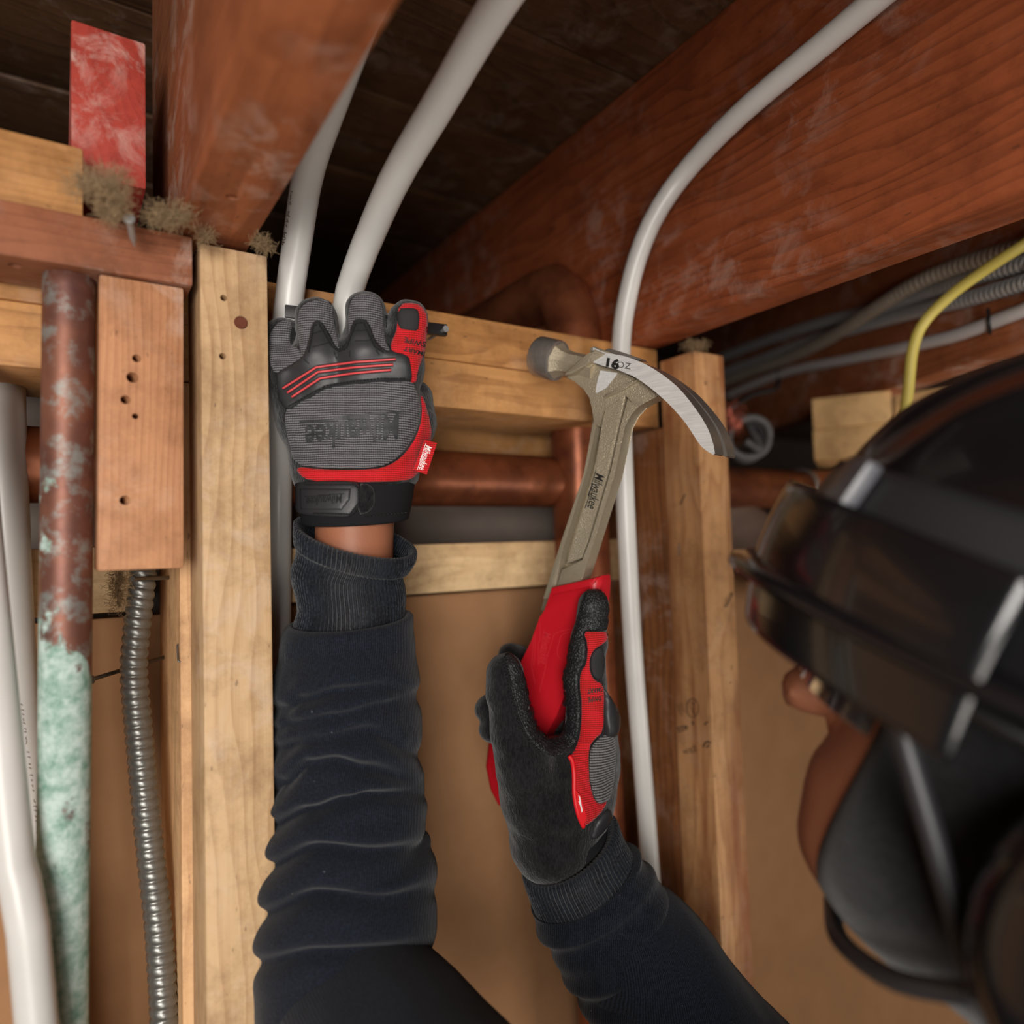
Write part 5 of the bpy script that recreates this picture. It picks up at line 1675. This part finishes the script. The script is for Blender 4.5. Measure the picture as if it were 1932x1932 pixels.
# rim and front peak
V, Fc = [], []
na = 120
prof = [(-.0020, .0), (.3, -.001), (.65, -.003), (1.0, -.006), (1.0, -.0095), (.6, -.0065), (.0, -.0045)]
for j in range(na):
    az = 2 * math.pi * j / na
    ext = .006 + .020 * max(0, math.cos(az)) ** 2.2
    b0 = hat_pt(-.06, az)
    out = (hf * math.cos(az) + hs * math.sin(az))
    for (u_, w_) in prof:
        V.append(b0 + out * (ext * u_) + hu * (w_ - .10 * ext * u_ * max(0, math.cos(az)) * 2))
m = len(prof)
for j in range(na):
    for i in range(m):
        Fc.append((j * m + i, ((j + 1) % na) * m + i, ((j + 1) % na) * m + (i + 1) % m, j * m + (i + 1) % m))
pk = mesh_obj('hat_brim', V, Fc, HAT_M, HAT)
bm = bmesh.new(); bm.from_mesh(pk.data); bmesh.ops.recalc_face_normals(bm, faces=bm.faces); bm.to_mesh(pk.data); bm.free()
# headlamp strap, lamp and clips
shell_grid('lamp_strap', list(np.linspace(.10, .30, 6)), list(np.linspace(0, 2 * math.pi, 120, endpoint=False)), lambda e, a_: .0032, HAT_DULL, HAT)
shell_grid('visor', list(np.linspace(-.30, .16, 24)), list(np.linspace(-1.15, 1.15, 60)), lambda e, a_: .006 + .010 * math.cos(a_ * 1.1) ** 2, HAT_M, HAT, closed=False)
for az in (-1.25, -.55, .7, 2.2, -2.2):
    p = hat_pt(.20, az, .004)
    n = (p - hc).normalized()
    t = n.cross(hu).normalized()
    bm = box_bm(-.011, .011, -.014, .014, -.002, .005, .002, 2)
    bm_obj('strap_clip', bm, HAT_GREY if az == -.55 else HAT_DULL, HAT, frame_m(p, t, n.cross(t), n), True, 40)
# chin straps
for s in (-1, 1):
    ear = hd_(.010, .082 * s, -.075)
    for st in (hat_pt(-.05, .75 * s, -.004), hat_pt(-.05, 2.0 * s, -.004)):
        tube('chin_strap', [st, st.lerp(ear, .5) + hs * (.004 * s), ear], .0042, HAT_DULL, HAT, n=14, seg=10)
    tube('chin_strap', [ear, hd_(.030, .064 * s, -.098), hd_(.048, .036 * s, -.112), hd_(.055, .002 * s, -.116)], .0040, HAT_DULL, HAT, n=14, seg=10)

# hearing protection cups clipped to the hat
for s in (-1, 1):
    c = hd_(-.012, .094 * s, -.030)
    Bm = frame_m(c, hf, hu, hs * s)
    bm = bmesh.new()
    rows = []
    for (z, k) in ((-.012, .92), (-.004, 1.0), (.004, 1.0), (.012, .96), (.020, .82), (.025, .55), (.0265, .1)):
        rows.append([bm.verts.new((.040 * k * math.cos(t), .052 * k * math.sin(t), z)) for t in np.linspace(0, 2 * math.pi, 36, endpoint=False)])
    for a_, b_ in zip(rows, rows[1:]):
        for j in range(36): bm.faces.new((a_[j], a_[(j + 1) % 36], b_[(j + 1) % 36], b_[j]))
    bm.faces.new(rows[0][::-1]); bm.faces.new(rows[-1])
    bm_obj('ear_cup', bm, HAT_M, HAT, Bm, True, 50)
    tube('cup_arm', [hat_pt(.02, 1.75 * s, .004), hd_(-.012, .122 * s, .015), hd_(-.012, .121 * s, -.02)], .0055, HAT_DULL, HAT, n=14, seg=10)

# safety glasses
GL = empty('safety_glasses', hd_(.10, 0, 0), 'black safety glasses on the face under the hard hat', 'glasses')
SMOKE = NT('smoked_lens'); SMOKE = SMOKE.out(Base_Color=srgb(60, 60, 66), Roughness=.1, Transmission_Weight=.7, IOR=1.3)
for s in (-1, 1):
    V, Fc = [], []
    for i in range(12):
        a_ = (i / 11) * 1.05 * s + .04 * s
        for lay in (0, -.002):
            for u_ in (-.020, -.012, 0, .012, .018):
                r_ = .070 + lay
                V.append(hd_(.040 + r_ * math.cos(a_), r_ * math.sin(a_) * 1.06, .002 + u_))
    for i in range(11):
        for k in range(4):
            a0 = i * 10 + k
            Fc.append((a0, a0 + 1, a0 + 11, a0 + 10)); Fc.append((a0 + 5, a0 + 15, a0 + 16, a0 + 6))
    mesh_obj('lens', V, Fc, SMOKE, GL)
    tube('lens_frame', [hd_(.112, 0, .020), hd_(.106, .03 * s, .022), hd_(.090, .055 * s, .021), hd_(.070, .070 * s, .018)], .0034, BLACK_PLASTIC, GL, n=20, seg=10)
    tube('temple', [hd_(.070, .070 * s, .014), hd_(.04, .0825 * s, .012), hd_(.0, .0855 * s, .010), hd_(-.03, .086 * s, -.004)], .0036, BLACK_PLASTIC, GL, n=20, seg=10)
